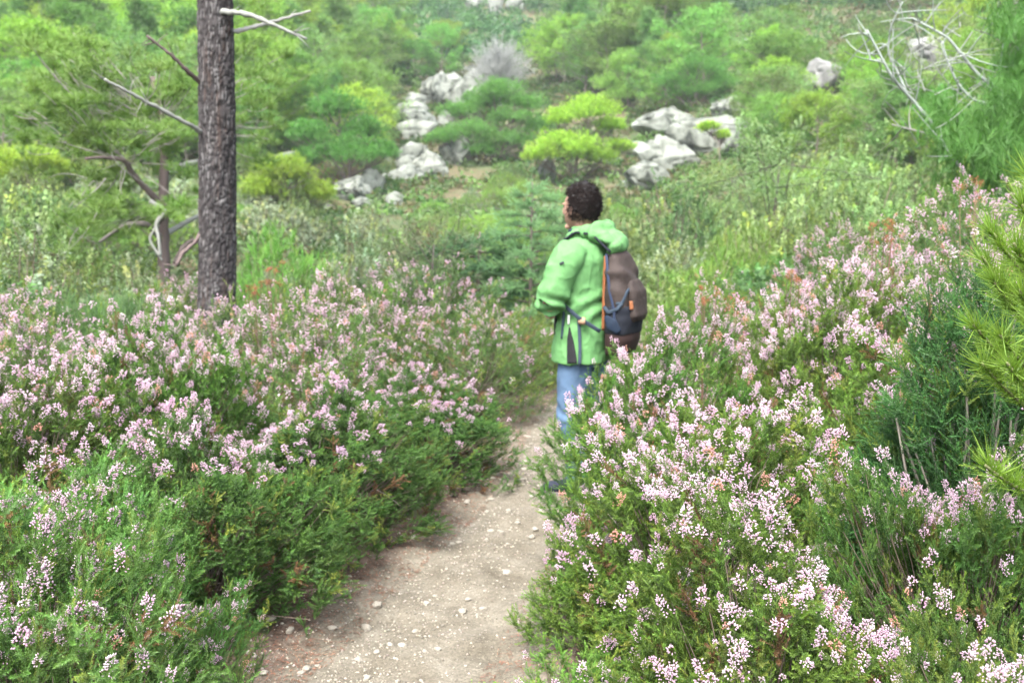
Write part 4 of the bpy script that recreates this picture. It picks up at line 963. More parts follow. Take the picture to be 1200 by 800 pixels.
# right edge: fluffy pine with dead pale boughs, ten metres off
def fluffy_pine():
    D = 10.5; f = at(1178, 300, D); g = hz(f[0], f[1]); org = np.array([f[0], f[1], g - .1])
    r = thing('pine_tree', 'fluffy light green pine with dead pale boughs at the upper right edge', 'pine tree', tuple(org))
    W = Geo(); PL = (.21, .235, .215); Rb = np.random.default_rng(18)
    def limb(pts, r0, r1, c=PL, G=None, tw=4):
        own = G is not None; G = Geo() if own else W
        P = np.array([at(a, b, D + d) for a, b, d in pts]) - org
        t = np.linspace(0, len(P) - 1, 5 * len(P)); Q = np.stack([np.interp(t, np.arange(len(P)), P[:, k]) for k in range(3)], -1)
        ker = np.array([1, 2, 3, 2, 1]) / 9.; Q[2:-2] = np.stack([np.convolve(Q[:, k], ker, 'valid') for k in range(3)], -1)
        tube(G, Q, .72 * np.linspace(r0, r1, len(Q)), c, 7, rough=.08)
        k = Rb.integers(len(Q) // 3, len(Q), tw); e = Q[k] + nrm(Rb.normal(size=(tw, 3)) + [0, 0, .8]) * Rb.uniform(.15, .6, (tw, 1))
        many_tubes(G, Q[k], (Q[k] + e) / 2 + Rb.normal(0, .05, (tw, 3)), e, .008, .003, c, n=6)
        if own: link('dead_branch', G.mesh('dead_branch', M_WOOD, True), r)
    limb([(1190, 330, 0), (1186, 250, 0), (1192, 160, 0), (1185, 60, .1), (1195, -60, .1), (1200, -160, .1)], .08, .03, (.24, .21, .19))
    link('trunk', W.mesh('fluffy_trunk', M_WOOD, True), r)
    Gd = Geo()
    limb([(1130, 205, 0), (1092, 144, -.1), (1070, 118, -.1), (1046, 92, -.2), (1030, 62, -.2), (1016, 35, -.2)], .030, .012, G=Gd, tw=10)
    limb([(1062, 108, -.1), (1050, 80, 0), (1040, 62, 0), (1044, 30, 0), (1058, 2, 0)], .018, .008, G=Gd, tw=8); limb([(1034, 70, -.2), (1020, 72, -.2), (1018, 58, -.2)], .014, .008, G=Gd, tw=3)
    limb([(1190, 120, 0), (1148, 90, 0), (1128, 66, 0), (1112, 45, 0), (1096, 36, 0), (1070, 22, .1)], .026, .012, G=Gd, tw=10)
    limb([(1170, 125, 0), (1140, 118, -.1), (1122, 98, -.1), (1110, 72, -.1), (1104, 48, -.1)], .022, .010, G=Gd, tw=8)
    limb([(1186, 120, .1), (1170, 82, .1), (1178, 50, .1), (1180, 10, .1), (1172, -20, .1)], .018, .010, G=Gd, tw=8); limb([(1192, 55, 0), (1205, 75, 0)], .012, .010, G=Gd, tw=2)
    limb([(1135, 210, -.4), (1112, 178, -.5), (1104, 165, -.5)], .016, .010, G=Gd, tw=3); limb([(1085, 156, 0), (1060, 150, 0), (1045, 146, 0)], .014, .008, (.25, .24, .22), G=Gd, tw=3)
    n = 60; P0 = np.array([at(Rb.uniform(1030, 1195), Rb.uniform(-10, 120), D + Rb.uniform(-.4, .6)) for _ in range(n)]) - org; P2 = P0 + Rb.normal(0, .28, (n, 3))
    many_tubes(Gd, P0, (P0 + P2) / 2 + Rb.normal(0, .06, (n, 3)), P2, .006, .003, (.22, .23, .21), n=6)
    link('dry_twigs', Gd.mesh('dry_twigs', M_WOOD, True), r, kind='stuff')
    G = Geo(); C = []
    for (a, b, w, h, m) in [(1150, 180, 34, 30, 46), (1185, 150, 22, 50, 36), (1192, 70, 18, 50, 26), (1095, 128, 10, 16, 9), (1120, 155, 22, 18, 14), (1160, 215, 30, 14, 16), (1205, -10, 30, 60, 26), (1230, 120, 30, 80, 40)]:
        for _ in range(m): C.append(at(a + Rb.normal(0, w * .6), b + Rb.normal(0, h * .6), D + Rb.normal(0, .45)) - org)
    C = np.array(C); T = [needle_tuft(16, .12, .005, 42, .12, seed=s) for s in (1, 2, 3)]
    ci = np.repeat(np.arange(len(C)), 16); o = Rb.normal(0, .085, (len(ci), 3))
    pick_scatter(G, T, C[ci] + o, nrm(Rb.normal(0, .45, (len(ci), 3)) + [0, 0, 1]), Rb.uniform(.8, 1.3, len(ci)), jit((.09, .19, .04), len(ci)), jit((.17, .38, .075), len(ci)))
    link('crown', G.mesh('fluffy_crown', M_NEEDLE), r)
fluffy_pine()

# near right edge: bright pine sapling (long needles) and a dark juniper
def near_right():
    Rb = np.random.default_rng(28)
    x, y = 1.52, 2.55; g = hz(x, y); org = np.array([x, y, g - .05])
    r = thing('pine_sapling', 'young pine with long bright green needles reaching in from the right edge', 'pine tree', tuple(org))
    W = Geo(); tube(W, [(0, 0, 0), (.02, 0, .7), (-.02, .02, 1.5), (0, 0, 2.15)], [.028, .022, .014, .006], (.20, .16, .13), 8)
    P = []; Dd = []
    tips = [(1150, 425, 2.35), (1140, 380, 2.4), (1172, 392, 2.3), (1165, 330, 2.4), (1195, 340, 2.25), (1150, 300, 2.5), (1188, 285, 2.3), (1198, 240, 2.3), (1180, 425, 2.2), (1160, 268, 2.6), (1210, 300, 2.3), (1215, 380, 2.2), (1155, 545, 2.1), (1205, 200, 2.4), (1240, 250, 2.5), (1260, 350, 2.5)]
    ends = [at(*t) - org for t in tips] + [np.array([math.cos(a), math.sin(a), 0]) * Rb.uniform(.3, .5) + [0, 0, z] for a, z in zip(Rb.uniform(-1.2, 1.6, 14), Rb.uniform(.6, 2.1, 14))]
    for e in ends:
        b = np.array([0, 0, max(.3, e[2] - .28)]); Q = bez(b, b * .4 + e * .6 - [0, 0, .06], e, 7); tube(W, Q, np.linspace(.007, .003, 7), (.16, .17, .08), 5)
        d = nrm(Q[-1] - Q[-2]); d = nrm(d + [0, 0, .35]); m = 40
        q = Rb.uniform(.45, 1, m) ** .7; P.append(np.stack([np.interp(q * 6, range(7), Q[:, k]) for k in range(3)], -1)); Dd.append(nrm(d + Rb.normal(0, .12, (m, 3))))
    link('trunk', W.mesh('sapling_stem', M_WOOD, True), r)
    P = np.concatenate(P); Dd = np.concatenate(Dd); G = Geo(); T = [needle_tuft(9, .078, .0026, 46, .02, seed=s) for s in (7, 8, 9)]; k = len(P)
    pick_scatter(G, T, P, Dd, Rb.uniform(.8, 1.2, k), jit((.10, .21, .03), k), jit((.20, .37, .055), k))
    link('needles', G.mesh('sapling_needles', M_NEEDLE), r)
    plant('juniper', 'dark green feathery juniper between the heathers near the right edge', 'juniper', (1.62, 3.25, hz(1.62, 3.25) - .03), .6, 1.0,
          [(n, m) for n, m in shrub(91, .46, 1.32, 2300, JUN_S, cols=((.022, .052, .018), (.065, .15, .036)), amp=.35, twL=.1, up=.5, hollow=.35, yel=.06, sr=(.004, .010), wood=(.28, .25, .21))])
    plant('juniper', 'low juniper sprays filling the dark gap under the pine sapling', 'juniper', (1.62, 2.35, hz(1.62, 2.35) - .03), 2.6, 1.0,
          [(n, m) for n, m in shrub(92, .42, .85, 1300, JUN_S, cols=((.022, .052, .018), (.06, .13, .034)), amp=.3, twL=.22, up=.7, hollow=.35, yel=.06, sr=(.004, .010), wood=(.28, .25, .21))])
    # grey green rosemary like bush inside the left bank
    for (xx, yy, s, h, lab) in [(-3.2, 7.6, .7, 1.12, 'light green needly bush without flowers left of the big trunk'), (-4.6, 6.6, .8, 1.2, 'dusty green bush at the left edge above the pink heather'), (-2.2, 9.3, .6, .9, 'pale bush behind the foot of the big trunk')]:
        plant('rosemary_bush', lab, 'shrub', (xx, yy, hz(xx, yy) - .03), s * 9, (s, s, h), RM, 'needly bushes around the trunk')
RM = shrub(93, 1, 1, 900, JUN_T, cols=((.06, .11, .045), (.15, .24, .09)), amp=.3, twL=.22, up=1.2, hollow=.3, yel=.1)
near_right()

# rusty dead flower heads standing out of the bushes
def rusty(px, py, d, lab, n=9, s=1.0):
    t = at(px, py, d); g = hz(t[0], t[1]); G = Geo(); Rb = np.random.default_rng(int(px)); k = n
    n = k = max(4, k * 2 // 3); P = Rb.normal(0, .04 * s, (k, 3)) + [0, 0, t[2] - g]; many_tubes(G, P * [.3, .3, .5], P * [.9, .9, .8], P, .003, .002, (.16, .10, .07), n=5)
    P = np.repeat(P, 5, 0) + Rb.normal(0, .012, (k * 5, 3)); scatter(G, FL_MID[0], P, nrm(Rb.normal(0, .3, (len(P), 3)) + [0, 0, 1]), .6, jit((.15, .06, .03), len(P), .3), jit((.34, .13, .07), len(P), .3))
    link('dead_heather_spike', G.mesh('dead_spike', M_WOOD), None, (t[0], t[1], g), lab, 'heather', 'rusty dead heather spikes')
rusty(318, 322, 7.0, 'rust red dead spikes right of the pine trunk, above the pink heather', 14, 1.4); rusty(300, 340, 6.6, 'smaller rusty spikes left of the tallest red ones')
rusty(862, 362, 5.0, 'orange dead spikes above the backpack side heather, middle one'); rusty(828, 340, 5.2, 'small orange dead spikes left of the middle orange ones', 6); rusty(930, 325, 5.4, 'rusty spikes in the pink heather right of the orange ones', 6)
rusty(1035, 272, 5.8, 'ochre dead patch in the pink heather on the right bank', 16, 1.3); rusty(1142, 215, 6.2, 'rusty spikes on the crest of the right bank', 6)

# ------------------------------------------------------------------ rocks
M_ROCK = ramp_mat('limestone', [(.36, (.03, .033, .028)), (.44, (.11, .12, .10)), (.52, (.17, .183, .158)), (.72, (.25, .267, .232))], scale=1.6, detail=8, rough=.9, bump=.5, bscale=6)
M_ROCKG = ramp_mat('grey_limestone', [(.3, (.08, .08, .075)), (.45, (.17, .17, .165)), (.65, (.25, .25, .235)), (.85, (.32, .32, .30))], scale=1.6, detail=8, rough=.9, bump=.5, bscale=6)
RK = [rock_mesh(200 + k, 1, Rq, Sq, cuts=c + 10, sub=5, rough=.03, mat=M_ROCK, lo=.45, smooth=False) for k, (Rq, Sq, c) in enumerate([(1, 1, 14), (.9, .8, 18), (.8, .6, 16), (1, .9, 22), (.9, .7, 12), (.9, .4, 16)])]
RKG = [rock_mesh(220 + k, 1, .9, .85, cuts=22, sub=5, rough=.03, mat=M_ROCKG, lo=.5, smooth=False) for k in range(2)]
ROCKS = [  # px centre, base py, width px, height px, variant, label
 (484, 166, 42, 22, 5, 'broad bottom block of the layered rock tower'), (488, 150, 36, 18, 4, 'second block of the layered rock tower'), (482, 137, 32, 18, 1, 'third block of the layered rock tower'), (487, 125, 24, 14, 0, 'small cap of the layered rock tower'),
 (512, 124, 26, 34, 0, 'upright white block left on the rock crest'), (528, 108, 26, 22, 1, 'white block topping the rock crest'), (545, 126, 44, 26, 2, 'low grey white block on the right shoulder of the crest'), (558, 112, 26, 26, 3, 'block half hidden behind the layered dark pine'),
 (524, 152, 14, 18, 3, 'small white stone between tower and dark pine'), (484, 194, 32, 26, 1, 'cube like boulder under the rock tower'), (533, 193, 32, 26, 3, 'wedge shaped grey boulder under the dark pine'),
 (506, 212, 34, 26, 2, 'wide pale boulder in the middle of the boulder field'), (477, 218, 32, 20, 4, 'rounded pale boulder left of the wide one'), (478, 200, 22, 14, 4, 'flat boulder between the cube and the wide one'), (450, 196, 16, 14, 0, 'small boulder left of the cube like one'),
 (415, 236, 32, 26, 0, 'big white boulder at the left end of the boulder cluster'), (438, 228, 22, 24, 3, 'white boulder leaning on the big left one'), (424, 246, 24, 12, 4, 'small low stone under the big left boulder'), (452, 216, 14, 12, 1, 'small white stone above the left boulders'),
 (466, 240, 18, 12, 3, 'small stone below the rounded pale boulder'), (376, 250, 18, 10, 4, 'stone at the left foot of the boulder field'), (339, 196, 44, 16, 5, 'long white slab right of the big pine trunk'), (640, 216, 16, 24, 3, 'small grey stone left of the yellow green pine'), (586, 240, 20, 12, 2, 'stone beside the bright shrub'),
 (856, 140, 30, 24, 0, 'round white boulder on top of the right outcrop'), (776, 156, 58, 22, 2, 'long rounded white boulder left on the right outcrop'), (846, 166, 62, 30, 1, 'large white face under the round boulder'), (868, 178, 36, 24, 3, 'pale block at the right end of the outcrop'),
 (815, 182, 54, 34, 4, 'sloping white slab in the middle of the right outcrop'), (786, 206, 60, 34, 2, 'wide white slab low on the right outcrop'), (758, 222, 46, 26, 4, 'lowest slab of the right outcrop'), (738, 226, 26, 12, 0, 'small slab at the foot of the outcrop beside the hiker'), (750, 182, 34, 14, 5, 'flat ledge under the long rounded boulder'),
 (712, 192, 30, 12, 5, 'ledge right of the yellow green pine'), (872, 62, 16, 15, 0, 'tiny white boulder high on the right slope'),
 (497, 8, 34, 12, 1, 'pale cliff block at the top, leftmost'), (558, 12, 20, 16, 0, 'pale cliff block at the top, second'), (582, 16, 14, 22, 3, 'narrow pale cliff block at the top'), (604, 12, 20, 14, 1, 'pale cliff block at the top, rightmost'), (546, 22, 8, 8, 0, 'tiny pale stone below the cliff blocks'),
]
for px, base, wp, hp, v, lab in ROCKS:
    p = hit(px, base)
    if p is None: continue
    d = proj(*p)[2]; sx = wp / FPX * d / 2; sz = hp / FPX * d / 2 / [1, .8, .6, .9, .7, .4][v]
    link('boulder', RK[v], None, (p[0], p[1] + sx * .3, p[2] + hp / FPX * d * .42), lab, 'rock', 'white limestone boulders on the slope')
    o = COL.objects[-1]; o.scale = (sx * 1.75, sx * 1.5, sz * 2.6); o.rotation_euler = (0, 0, R.uniform(-.5, .5) + (math.pi if R.uniform() < .5 else 0))
for px, base, wp, hp, v, lab in [(965, 112, 50, 48, 0, 'grey boulder capped with yellow lichen on the right slope'), (1086, 88, 56, 52, 1, 'big grey boulder behind the dead boughs'), (1072, 122, 30, 22, 0, 'smaller grey boulder under the big grey one'), (1108, 112, 22, 18, 1, 'grey stone right behind the pale boughs')]:
    t = hit(px, base); dd = proj(*t)[2]; sx = wp / FPX * dd / 2; szz = hp / FPX * dd / 2 / .85
    link('boulder', RKG[v], None, (t[0], t[1] + sx * .3, t[2] + hp / FPX * dd * .42), lab, 'rock', 'grey boulders of the right slope'); COL.objects[-1].scale = (sx * 1.35, sx * 1.3, szz * 1.3)

# ------------------------------------------------------------------ masses nobody could count
def mass(name, lab, n, sampler, tw, tS, cols, seed, per=26, rr=.5, hh=.45, mat=None, patch=0.05):
    Rb = np.random.default_rng(seed); x, y, s = sampler(Rb, n); n = len(x); z = H(x, y)
    c0 = np.asarray(cols)[Rb.integers(0, len(cols), n)]; pn = 1 + .3 * fbm(np.stack([x * patch, y * patch, 0 * x], -1), 3, seed)
    c0 = c0 * pn[:, None] * Rb.uniform(.75, 1.25, (n, 1))
    ci = np.repeat(np.arange(n), per); k = len(ci); u = nrm(Rb.normal(size=(k, 3))); u[:, 2] = np.abs(u[:, 2]); u *= Rb.uniform(.55, 1, (k, 1))
    P = np.stack([x, y, z], -1)[ci] + u * [rr, rr, hh] * s[ci][:, None]
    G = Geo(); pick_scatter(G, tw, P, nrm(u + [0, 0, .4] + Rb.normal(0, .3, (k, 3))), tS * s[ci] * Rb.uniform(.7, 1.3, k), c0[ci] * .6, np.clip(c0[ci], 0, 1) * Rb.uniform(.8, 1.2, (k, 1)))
    link(name, G.mesh(name, mat or M_LEAF_FLAT), label=lab, kind='stuff')
def tri_leaf(n, L, seed):
    r = np.random.default_rng(seed); V = []; F = []; T = []
    for i in range(n):
        d = nrm(r.normal(size=3)); s = nrm(np.cross(d, r.normal(size=3))); b = r.normal(0, .35, 3) * L; k = len(V)
        V += [b - s * L * .3, b + s * L * .3, b + d * L]; F.append((k, k + 1, k + 2)); T += [.2, .2, 1]
    return np.array(V), np.array(F), np.array(T, float)
TL = [tri_leaf(5, .22, s) for s in (1, 2, 3)]
def samp_sector(d0, d1, pw=1.0, az=.62):
    def f(Rb, n):
        a = Rb.uniform(-az, az, n); d = (d0 ** 2 + (d1 ** 2 - d0 ** 2) * Rb.uniform(size=n) ** pw) ** .5
        return d * np.sin(a), d * np.cos(a), Rb.uniform(.6, 1.3, n) * (d / 60) ** .35
    return f
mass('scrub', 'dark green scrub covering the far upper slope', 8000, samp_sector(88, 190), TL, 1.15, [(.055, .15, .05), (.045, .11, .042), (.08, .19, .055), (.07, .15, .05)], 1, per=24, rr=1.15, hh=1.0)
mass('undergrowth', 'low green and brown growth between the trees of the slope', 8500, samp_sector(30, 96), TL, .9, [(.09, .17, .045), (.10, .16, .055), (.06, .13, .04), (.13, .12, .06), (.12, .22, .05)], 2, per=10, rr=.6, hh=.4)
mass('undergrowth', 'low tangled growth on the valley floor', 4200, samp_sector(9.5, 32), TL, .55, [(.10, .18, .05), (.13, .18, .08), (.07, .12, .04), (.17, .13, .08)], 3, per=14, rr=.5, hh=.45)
# ------------------------------------------------------------------ the hiker
def remeshed(name, geo, voxel, mat, smooth=2, fac=.5, disp=None):
    me0 = geo.mesh(name + '_raw', None); tmp = bpy.data.objects.new('tmp', me0); COL.objects.link(tmp)
    m = tmp.modifiers.new('r', 'REMESH'); m.mode = 'VOXEL'; m.voxel_size = voxel
    if smooth: s = tmp.modifiers.new('s', 'SMOOTH'); s.iterations = smooth; s.factor = fac
    dg = bpy.context.evaluated_depsgraph_get(); ev = tmp.evaluated_get(dg); me = bpy.data.meshes.new_from_object(ev)
    bpy.data.objects.remove(tmp); bpy.data.meshes.remove(me0); me.name = name
    n = len(me.vertices); V = np.empty(n * 3, np.float32); me.vertices.foreach_get('co', V); V = V.reshape(-1, 3).astype(float)
    if disp is not None:
        N = np.empty(n * 3, np.float32); me.vertex_normals.foreach_get('vector', N) if hasattr(me, 'vertex_normals') else me.vertices.foreach_get('normal', N)
        V = V + N.reshape(-1, 3) * disp(V)[:, None]; me.vertices.foreach_set('co', V.astype(np.float32).ravel()); me.update()
    for p in me.polygons: p.use_smooth = True
    me.materials.clear(); me.materials.append(mat); return me

def ring_loft(G, rings, sides=28, col=(1, 1, 1)):
    """rings: (centre, half width vector, half depth vector, squareness)"""
    a = np.linspace(0, 2 * np.pi, sides, endpoint=False); V = []
    for c, u, w, e in rings:
        ca, sa = np.cos(a), np.sin(a); ca = np.sign(ca) * np.abs(ca) ** (2 / e); sa = np.sign(sa) * np.abs(sa) ** (2 / e)
        V.append(np.asarray(c, float) + ca[:, None] * np.asarray(u, float) + sa[:, None] * np.asarray(w, float))
    n = len(rings); V = np.concatenate(V + [np.array([rings[0][0]], float), np.array([rings[-1][0]], float)])
    i = np.arange(n - 1)[:, None] * sides; j = np.arange(sides)[None]
    F = np.stack([i + j, i + (j + 1) % sides, i + sides + (j + 1) % sides, i + sides + j], -1).reshape(-1, 4)
    m = n * sides; k = np.arange(sides)
    f0 = np.stack([np.full(sides, m), (k + 1) % sides, k], -1); f1 = np.stack([np.full(sides, m + 1), (n - 1) * sides + k, (n - 1) * sides + (k + 1) % sides], -1)
    G.add(V, np.concatenate([F[:, [0, 1, 2]], F[:, [0, 2, 3]], f0, f1]), col)

def zr(z, a, b, x=0, y=0, e=2.2): return ((x, y, z), (a, 0, 0), (0, b, 0), e)
def ell(G, c, r, sub=4, col=(1, 1, 1), rot=None):
    V, F = ICO[sub]; V = V * r
    if rot is not None: V = V @ rot.T
    G.add(V + np.asarray(c), F, col)
def rx(a): c, s = math.cos(a), math.sin(a); return np.array([[1, 0, 0], [0, c, -s], [0, s, c]])
def rzm(a): c, s = math.cos(a), math.sin(a); return np.array([[c, -s, 0], [s, c, 0], [0, 0, 1]])

def fabric(name, col, rough=.7, var=.12, scale=30, sheen=0.0, bump=.15):
    m, nt, out = new_mat(name); N = nt.nodes; L = nt.links; tc = N.new('ShaderNodeTexCoord')
    n = N.new('ShaderNodeTexNoise'); n.inputs['Scale'].default_value = 7; n.inputs['Detail'].default_value = 6; L.new(tc.outputs['Object'], n.inputs['Vector'])
    mr = N.new('ShaderNodeMapRange'); mr.inputs[1].default_value = .3; mr.inputs[2].default_value = .7; mr.inputs[3].default_value = 1 - var; mr.inputs[4].default_value = 1 + var
    L.new(n.outputs[0], mr.inputs[0]); hs = N.new('ShaderNodeHueSaturation'); hs.inputs['Color'].default_value = (*col, 1); L.new(mr.outputs[0], hs.inputs['Value'])
    b = N.new('ShaderNodeBsdfPrincipled'); b.inputs['Roughness'].default_value = rough; b.inputs['Specular IOR Level'].default_value = .25
    b.inputs['Sheen Weight'].default_value = sheen
    L.new(hs.outputs[0], b.inputs['Base Color'])
    n2 = N.new('ShaderNodeTexNoise'); n2.inputs['Scale'].default_value = scale; n2.inputs['Detail'].default_value = 4; L.new(tc.outputs['Object'], n2.inputs['Vector'])
    bp = N.new('ShaderNodeBump'); bp.inputs['Strength'].default_value = bump; bp.inputs['Distance'].default_value = .01; L.new(n2.outputs[0], bp.inputs['Height']); L.new(bp.outputs[0], b.inputs['Normal'])
    L.new(b.outputs[0], out.inputs[0]); return m

def hiker():
    SKIN = fabric('skin', (.34, .20, .148), .5, .06, 60, bump=.05); GREEN = fabric('green_shell', (.092, .222, .078), .7, .14, 14, bump=.7)
    NAVY = fabric('navy_lining', (.020, .026, .045), .8); JEAN = fabric('washed_denim', (.075, .125, .20), .85, .3, 40, bump=.3); HAIR = fabric('dark_hair', (.009, .007, .007), .6, .2, 120, bump=.6)
    SHOE = fabric('dark_shoe', (.018, .022, .035), .7); SOLE = fabric('shoe_sole', (.10, .09, .085), .8); BLACK = fabric('black_panel', (.012, .012, .014), .8)
    p = hit(668, 579); g = float(PZ(p[0], p[1])); rot = math.radians(60)
    root = thing('person', 'hiker in a green hooded jacket and blue jeans, arms folded, looking away up the slope', 'person', (p[0] + .075, p[1] + .03, g), rot)
    hy = math.radians(-15)       # head turned back towards the slope relative to the chest
    HR = rzm(hy); HC = np.array([0, .035, 1.585])
    def hd(v): return HC + HR @ np.asarray(v, float)
    # ---- body: one continuous figure
    B = Geo()
    ring_loft(B, [zr(.84, .16, .105), zr(.95, .165, .11), zr(1.08, .145, .10), zr(1.22, .165, .11), zr(1.34, .185, .11), zr(1.39, .150, .09), zr(1.43, .08, .07), zr(1.47, .060, .062, 0, .005)])
    ring_loft(B, [((0, -.005, 1.42), (.062, 0, 0), (0, .062, 0), 2), ((0, .008, 1.48), (.056, 0, 0), (0, .058, 0), 2), ((0, .02, 1.55), (.056, 0, 0), (0, .06, 0), 2)])
    V, F = ICO[5]; V = V.copy(); u = V.copy()                                                       # head: cranium, jaw, brow
    V = V * [.076, .098, .118]; low = np.clip(-u[:, 2], 0, 1); V[:, 0] *= 1 - .32 * low ** 1.5; V[:, 1] += .020 * low * (u[:, 1] > -.2) - .012 * low * (u[:, 1] < 0)
    V[:, 1] -= .012 * np.exp(-((u[:, 2] - .05) / .16) ** 2) * (u[:, 1] > .75)                      # eye sockets
    B.add(np.array([hd(v) for v in V]), F, (1, 1, 1))
    ell(B, hd((0, .105, -.018)), (.011, .020, .024), 3); ell(B, hd((0, .112, -.030)), (.015, .013, .010), 3)      # nose
    ell(B, hd((0, .096, -.062)), (.024, .012, .006), 3); ell(B, hd((0, .094, -.074)), (.020, .012, .007), 3); ell(B, hd((0, .085, -.103)), (.024, .020, .016), 3)   # lips, chin
    for s in (-1, 1):
        ell(B, hd((s * .079, -.002, -.012)), (.008, .017, .030), 3, rot=HR @ rzm(s * .35)); ell(B, hd((s * .030, .092, .020)), (.026, .010, .006), 3)           # ears, brows
    Ls, Le, Rs, Re = np.array([-.185, 0, 1.385]), np.array([-.252, .085, 1.085]), np.array([.185, 0, 1.385]), np.array([.245, .11, 1.10])
    Lw, Rw = np.array([.02, .235, 1.13]), np.array([-.08, .205, 1.045])
    def limb(G, pts, rs, sides=20): 
        Q = np.array(pts, float); t = np.linspace(0, len(Q) - 1, 6 * (len(Q) - 1) + 1); P = np.stack([np.interp(t, range(len(Q)), Q[:, k]) for k in range(3)], -1)
        P[1:-1] = (P[:-2] + P[1:-1] * 2 + P[2:]) / 4; tube(G, P, np.interp(t, range(len(Q)), rs), (1, 1, 1), sides)
    limb(B, [Ls, (Ls + Le) / 2, Le], [.052, .046, .038]); limb(B, [Le, (Le + Lw) / 2, Lw], [.040, .038, .027]); limb(B, [Rs, (Rs + Re) / 2, Re], [.052, .046, .038]); limb(B, [Re, (Re + Rw) / 2, Rw], [.040, .038, .027])
    def hand(w, d, n, thumb):
        d = nrm(np.array(d, float)); n = nrm(np.array(n, float)); s = np.cross(d, n)
        c = w + d * .045; Rm = np.stack([s, d, n], 1); V, F = ICO[3]; B.add(c + (V * [.041, .050, .016]) @ Rm.T, F, (1, 1, 1))
        for k, (o, l) in enumerate([(-.030, .066), (-.010, .076), (.010, .072), (.029, .056)]):
            b = w + d * .082 + s * o; q1 = b + d * l * .45 - n * .006; q2 = q1 + d * l * .30 - n * .018; q3 = q2 + d * l * .12 - n * .020
            tube(B, np.array([b - d * .02, b, q1, q2, q3]), [.0095, .0095, .009, .0082, .007], (1, 1, 1), 8)
        b = w + d * .03 + s * thumb * .034; tube(B, np.array([b, b + s * thumb * .022 + d * .020 - n * .006, b + s * thumb * .030 + d * .046 - n * .014, b + s * thumb * .026 + d * .062 - n * .018]), [.012, .0115, .010, .008], (1, 1, 1), 8)
    hand(Lw, (.86, .05, .04), (0, 1, .15), 1); hand(Rw, (-.75, -.45, -.10), (-.4, .8, -.2), -1)
    FL, FR = np.array([-.075, .02, 0]), np.array([.085, -.06, 0])
    for s, f in ((-1, FL), (1, FR)):
        k = np.array([s * .09, .035 + f[1] * .5, .48]); an = f + [0, -.03, .085]
        limb(B, [(s * .085, 0, .90), (s * .09, .02, .70), k, (k + an) / 2 + [0, -.015, .03], an], [.092, .078, .055, .052, .036])
        ring_loft(B, [(f + [0, -.085, .045], (.028, 0, 0), (0, 0, .035), 2.3), (f + [0, 0, .05], (.038, 0, 0), (0, 0, .042), 2.3), (f + [0, .10, .035], (.045, 0, 0), (0, 0, .026), 2.3), (f + [0, .17, .028], (.030, 0, 0), (0, 0, .018), 2.3)], 16)
    link('body', remeshed('person_body', B, .0055, SKIN, 2), root)
    E = Geo()
    for s in (-1, 1): ell(E, hd((s * .030, .084, .006)), (.011, .011, .011), 3)
    link('eyes', E.mesh('eyes', fabric('eye', (.10, .07, .06), .2, bump=0), True), root)
    # ---- jeans
    J = Geo(); ring_loft(J, [zr(.74, .165, .12), zr(.86, .172, .125), zr(.98, .165, .12)])
    for s, f in ((-1, FL), (1, FR)):
        k = np.array([s * .09, .035 + f[1] * .5, .48]); an = f + [0, -.035, .06]
        limb(J, [(s * .083, 0, .90), (s * .09, .015, .70), k, (k + an) / 2 + [0, -.01, .02], an], [.103, .092, .074, .066, .066], 24)
    def jd(V): return .006 * fbm(V * [14, 14, 9], 3, 2) + .007 * np.sin(V[:, 2] * 75 + 3 * vnoise(V * 9, 4)) * np.exp(-((V[:, 2] - .17) / .12) ** 2) + .004 * np.sin(V[:, 2] * 60 + 5 * vnoise(V * 8, 7)) * np.exp(-((V[:, 2] - .48) / .08) ** 2)
    link('jeans', remeshed('jeans', J, .009, JEAN, 1, disp=jd), root)
    S = Geo(); T = Geo()
    for f in (FL, FR):
        S = Geo(); ring_loft(S, [(f + [0, -.105, .055], (.030, 0, 0), (0, 0, .045), 2.4), (f + [0, -.06, .065], (.040, 0, 0), (0, 0, .058), 2.4), (f + [0, .02, .062], (.043, 0, 0), (0, 0, .050), 2.4), (f + [0, .10, .045], (.050, 0, 0), (0, 0, .034), 2.4), (f + [0, .165, .036], (.044, 0, 0), (0, 0, .026), 2.4), (f + [0, .195, .030], (.022, 0, 0), (0, 0, .014), 2.4)], 20)
        sh = link('shoe', remeshed('shoe', S, .007, SHOE, 1), root)
        T = Geo(); ring_loft(T, [(f + [0, -.118, .012], (.026, 0, 0), (0, 0, .012), 4), (f + [0, -.09, .012], (.038, 0, 0), (0, 0, .013), 4), (f + [0, .0, .012], (.041, 0, 0), (0, 0, .012), 4), (f + [0, .11, .012], (.053, 0, 0), (0, 0, .012), 4), (f + [0, .185, .014], (.040, 0, 0), (0, 0, .012), 4), (f + [0, .208, .018], (.018, 0, 0), (0, 0, .009), 4)], 20)
        link('sole', T.mesh('sole', SOLE, True), sh)
    # ---- jacket
    K = Geo()
    ring_loft(K, [zr(.765, .205, .150, 0, .01), zr(.82, .200, .150, 0, .01), zr(.95, .190, .145), zr(1.08, .185, .142), zr(1.2, .200, .145, 0, .005), zr(1.32, .212, .135), zr(1.39, .190, .115), zr(1.435, .125, .095), zr(1.465, .085, .078), zr(1.485, .078, .074)], 40)
    limb(K, [Ls + [.035, 0, -.01], Ls + [-.01, .005, -.06], (Ls + Le) / 2 + [-.005, 0, 0], Le + [0, .0, .01]], [.082, .086, .080, .073], 26)
    limb(K, [Le + [0, 0, .005], Le * .6 + Lw * .4, Lw + [-.03, 0, 0]], [.072, .066, .050], 24)
    limb(K, [Rs + [-.035, 0, -.01], Rs + [.01, .005, -.06], (Rs + Re) / 2, Re + [0, 0, .01]], [.082, .086, .080, .073], 26)
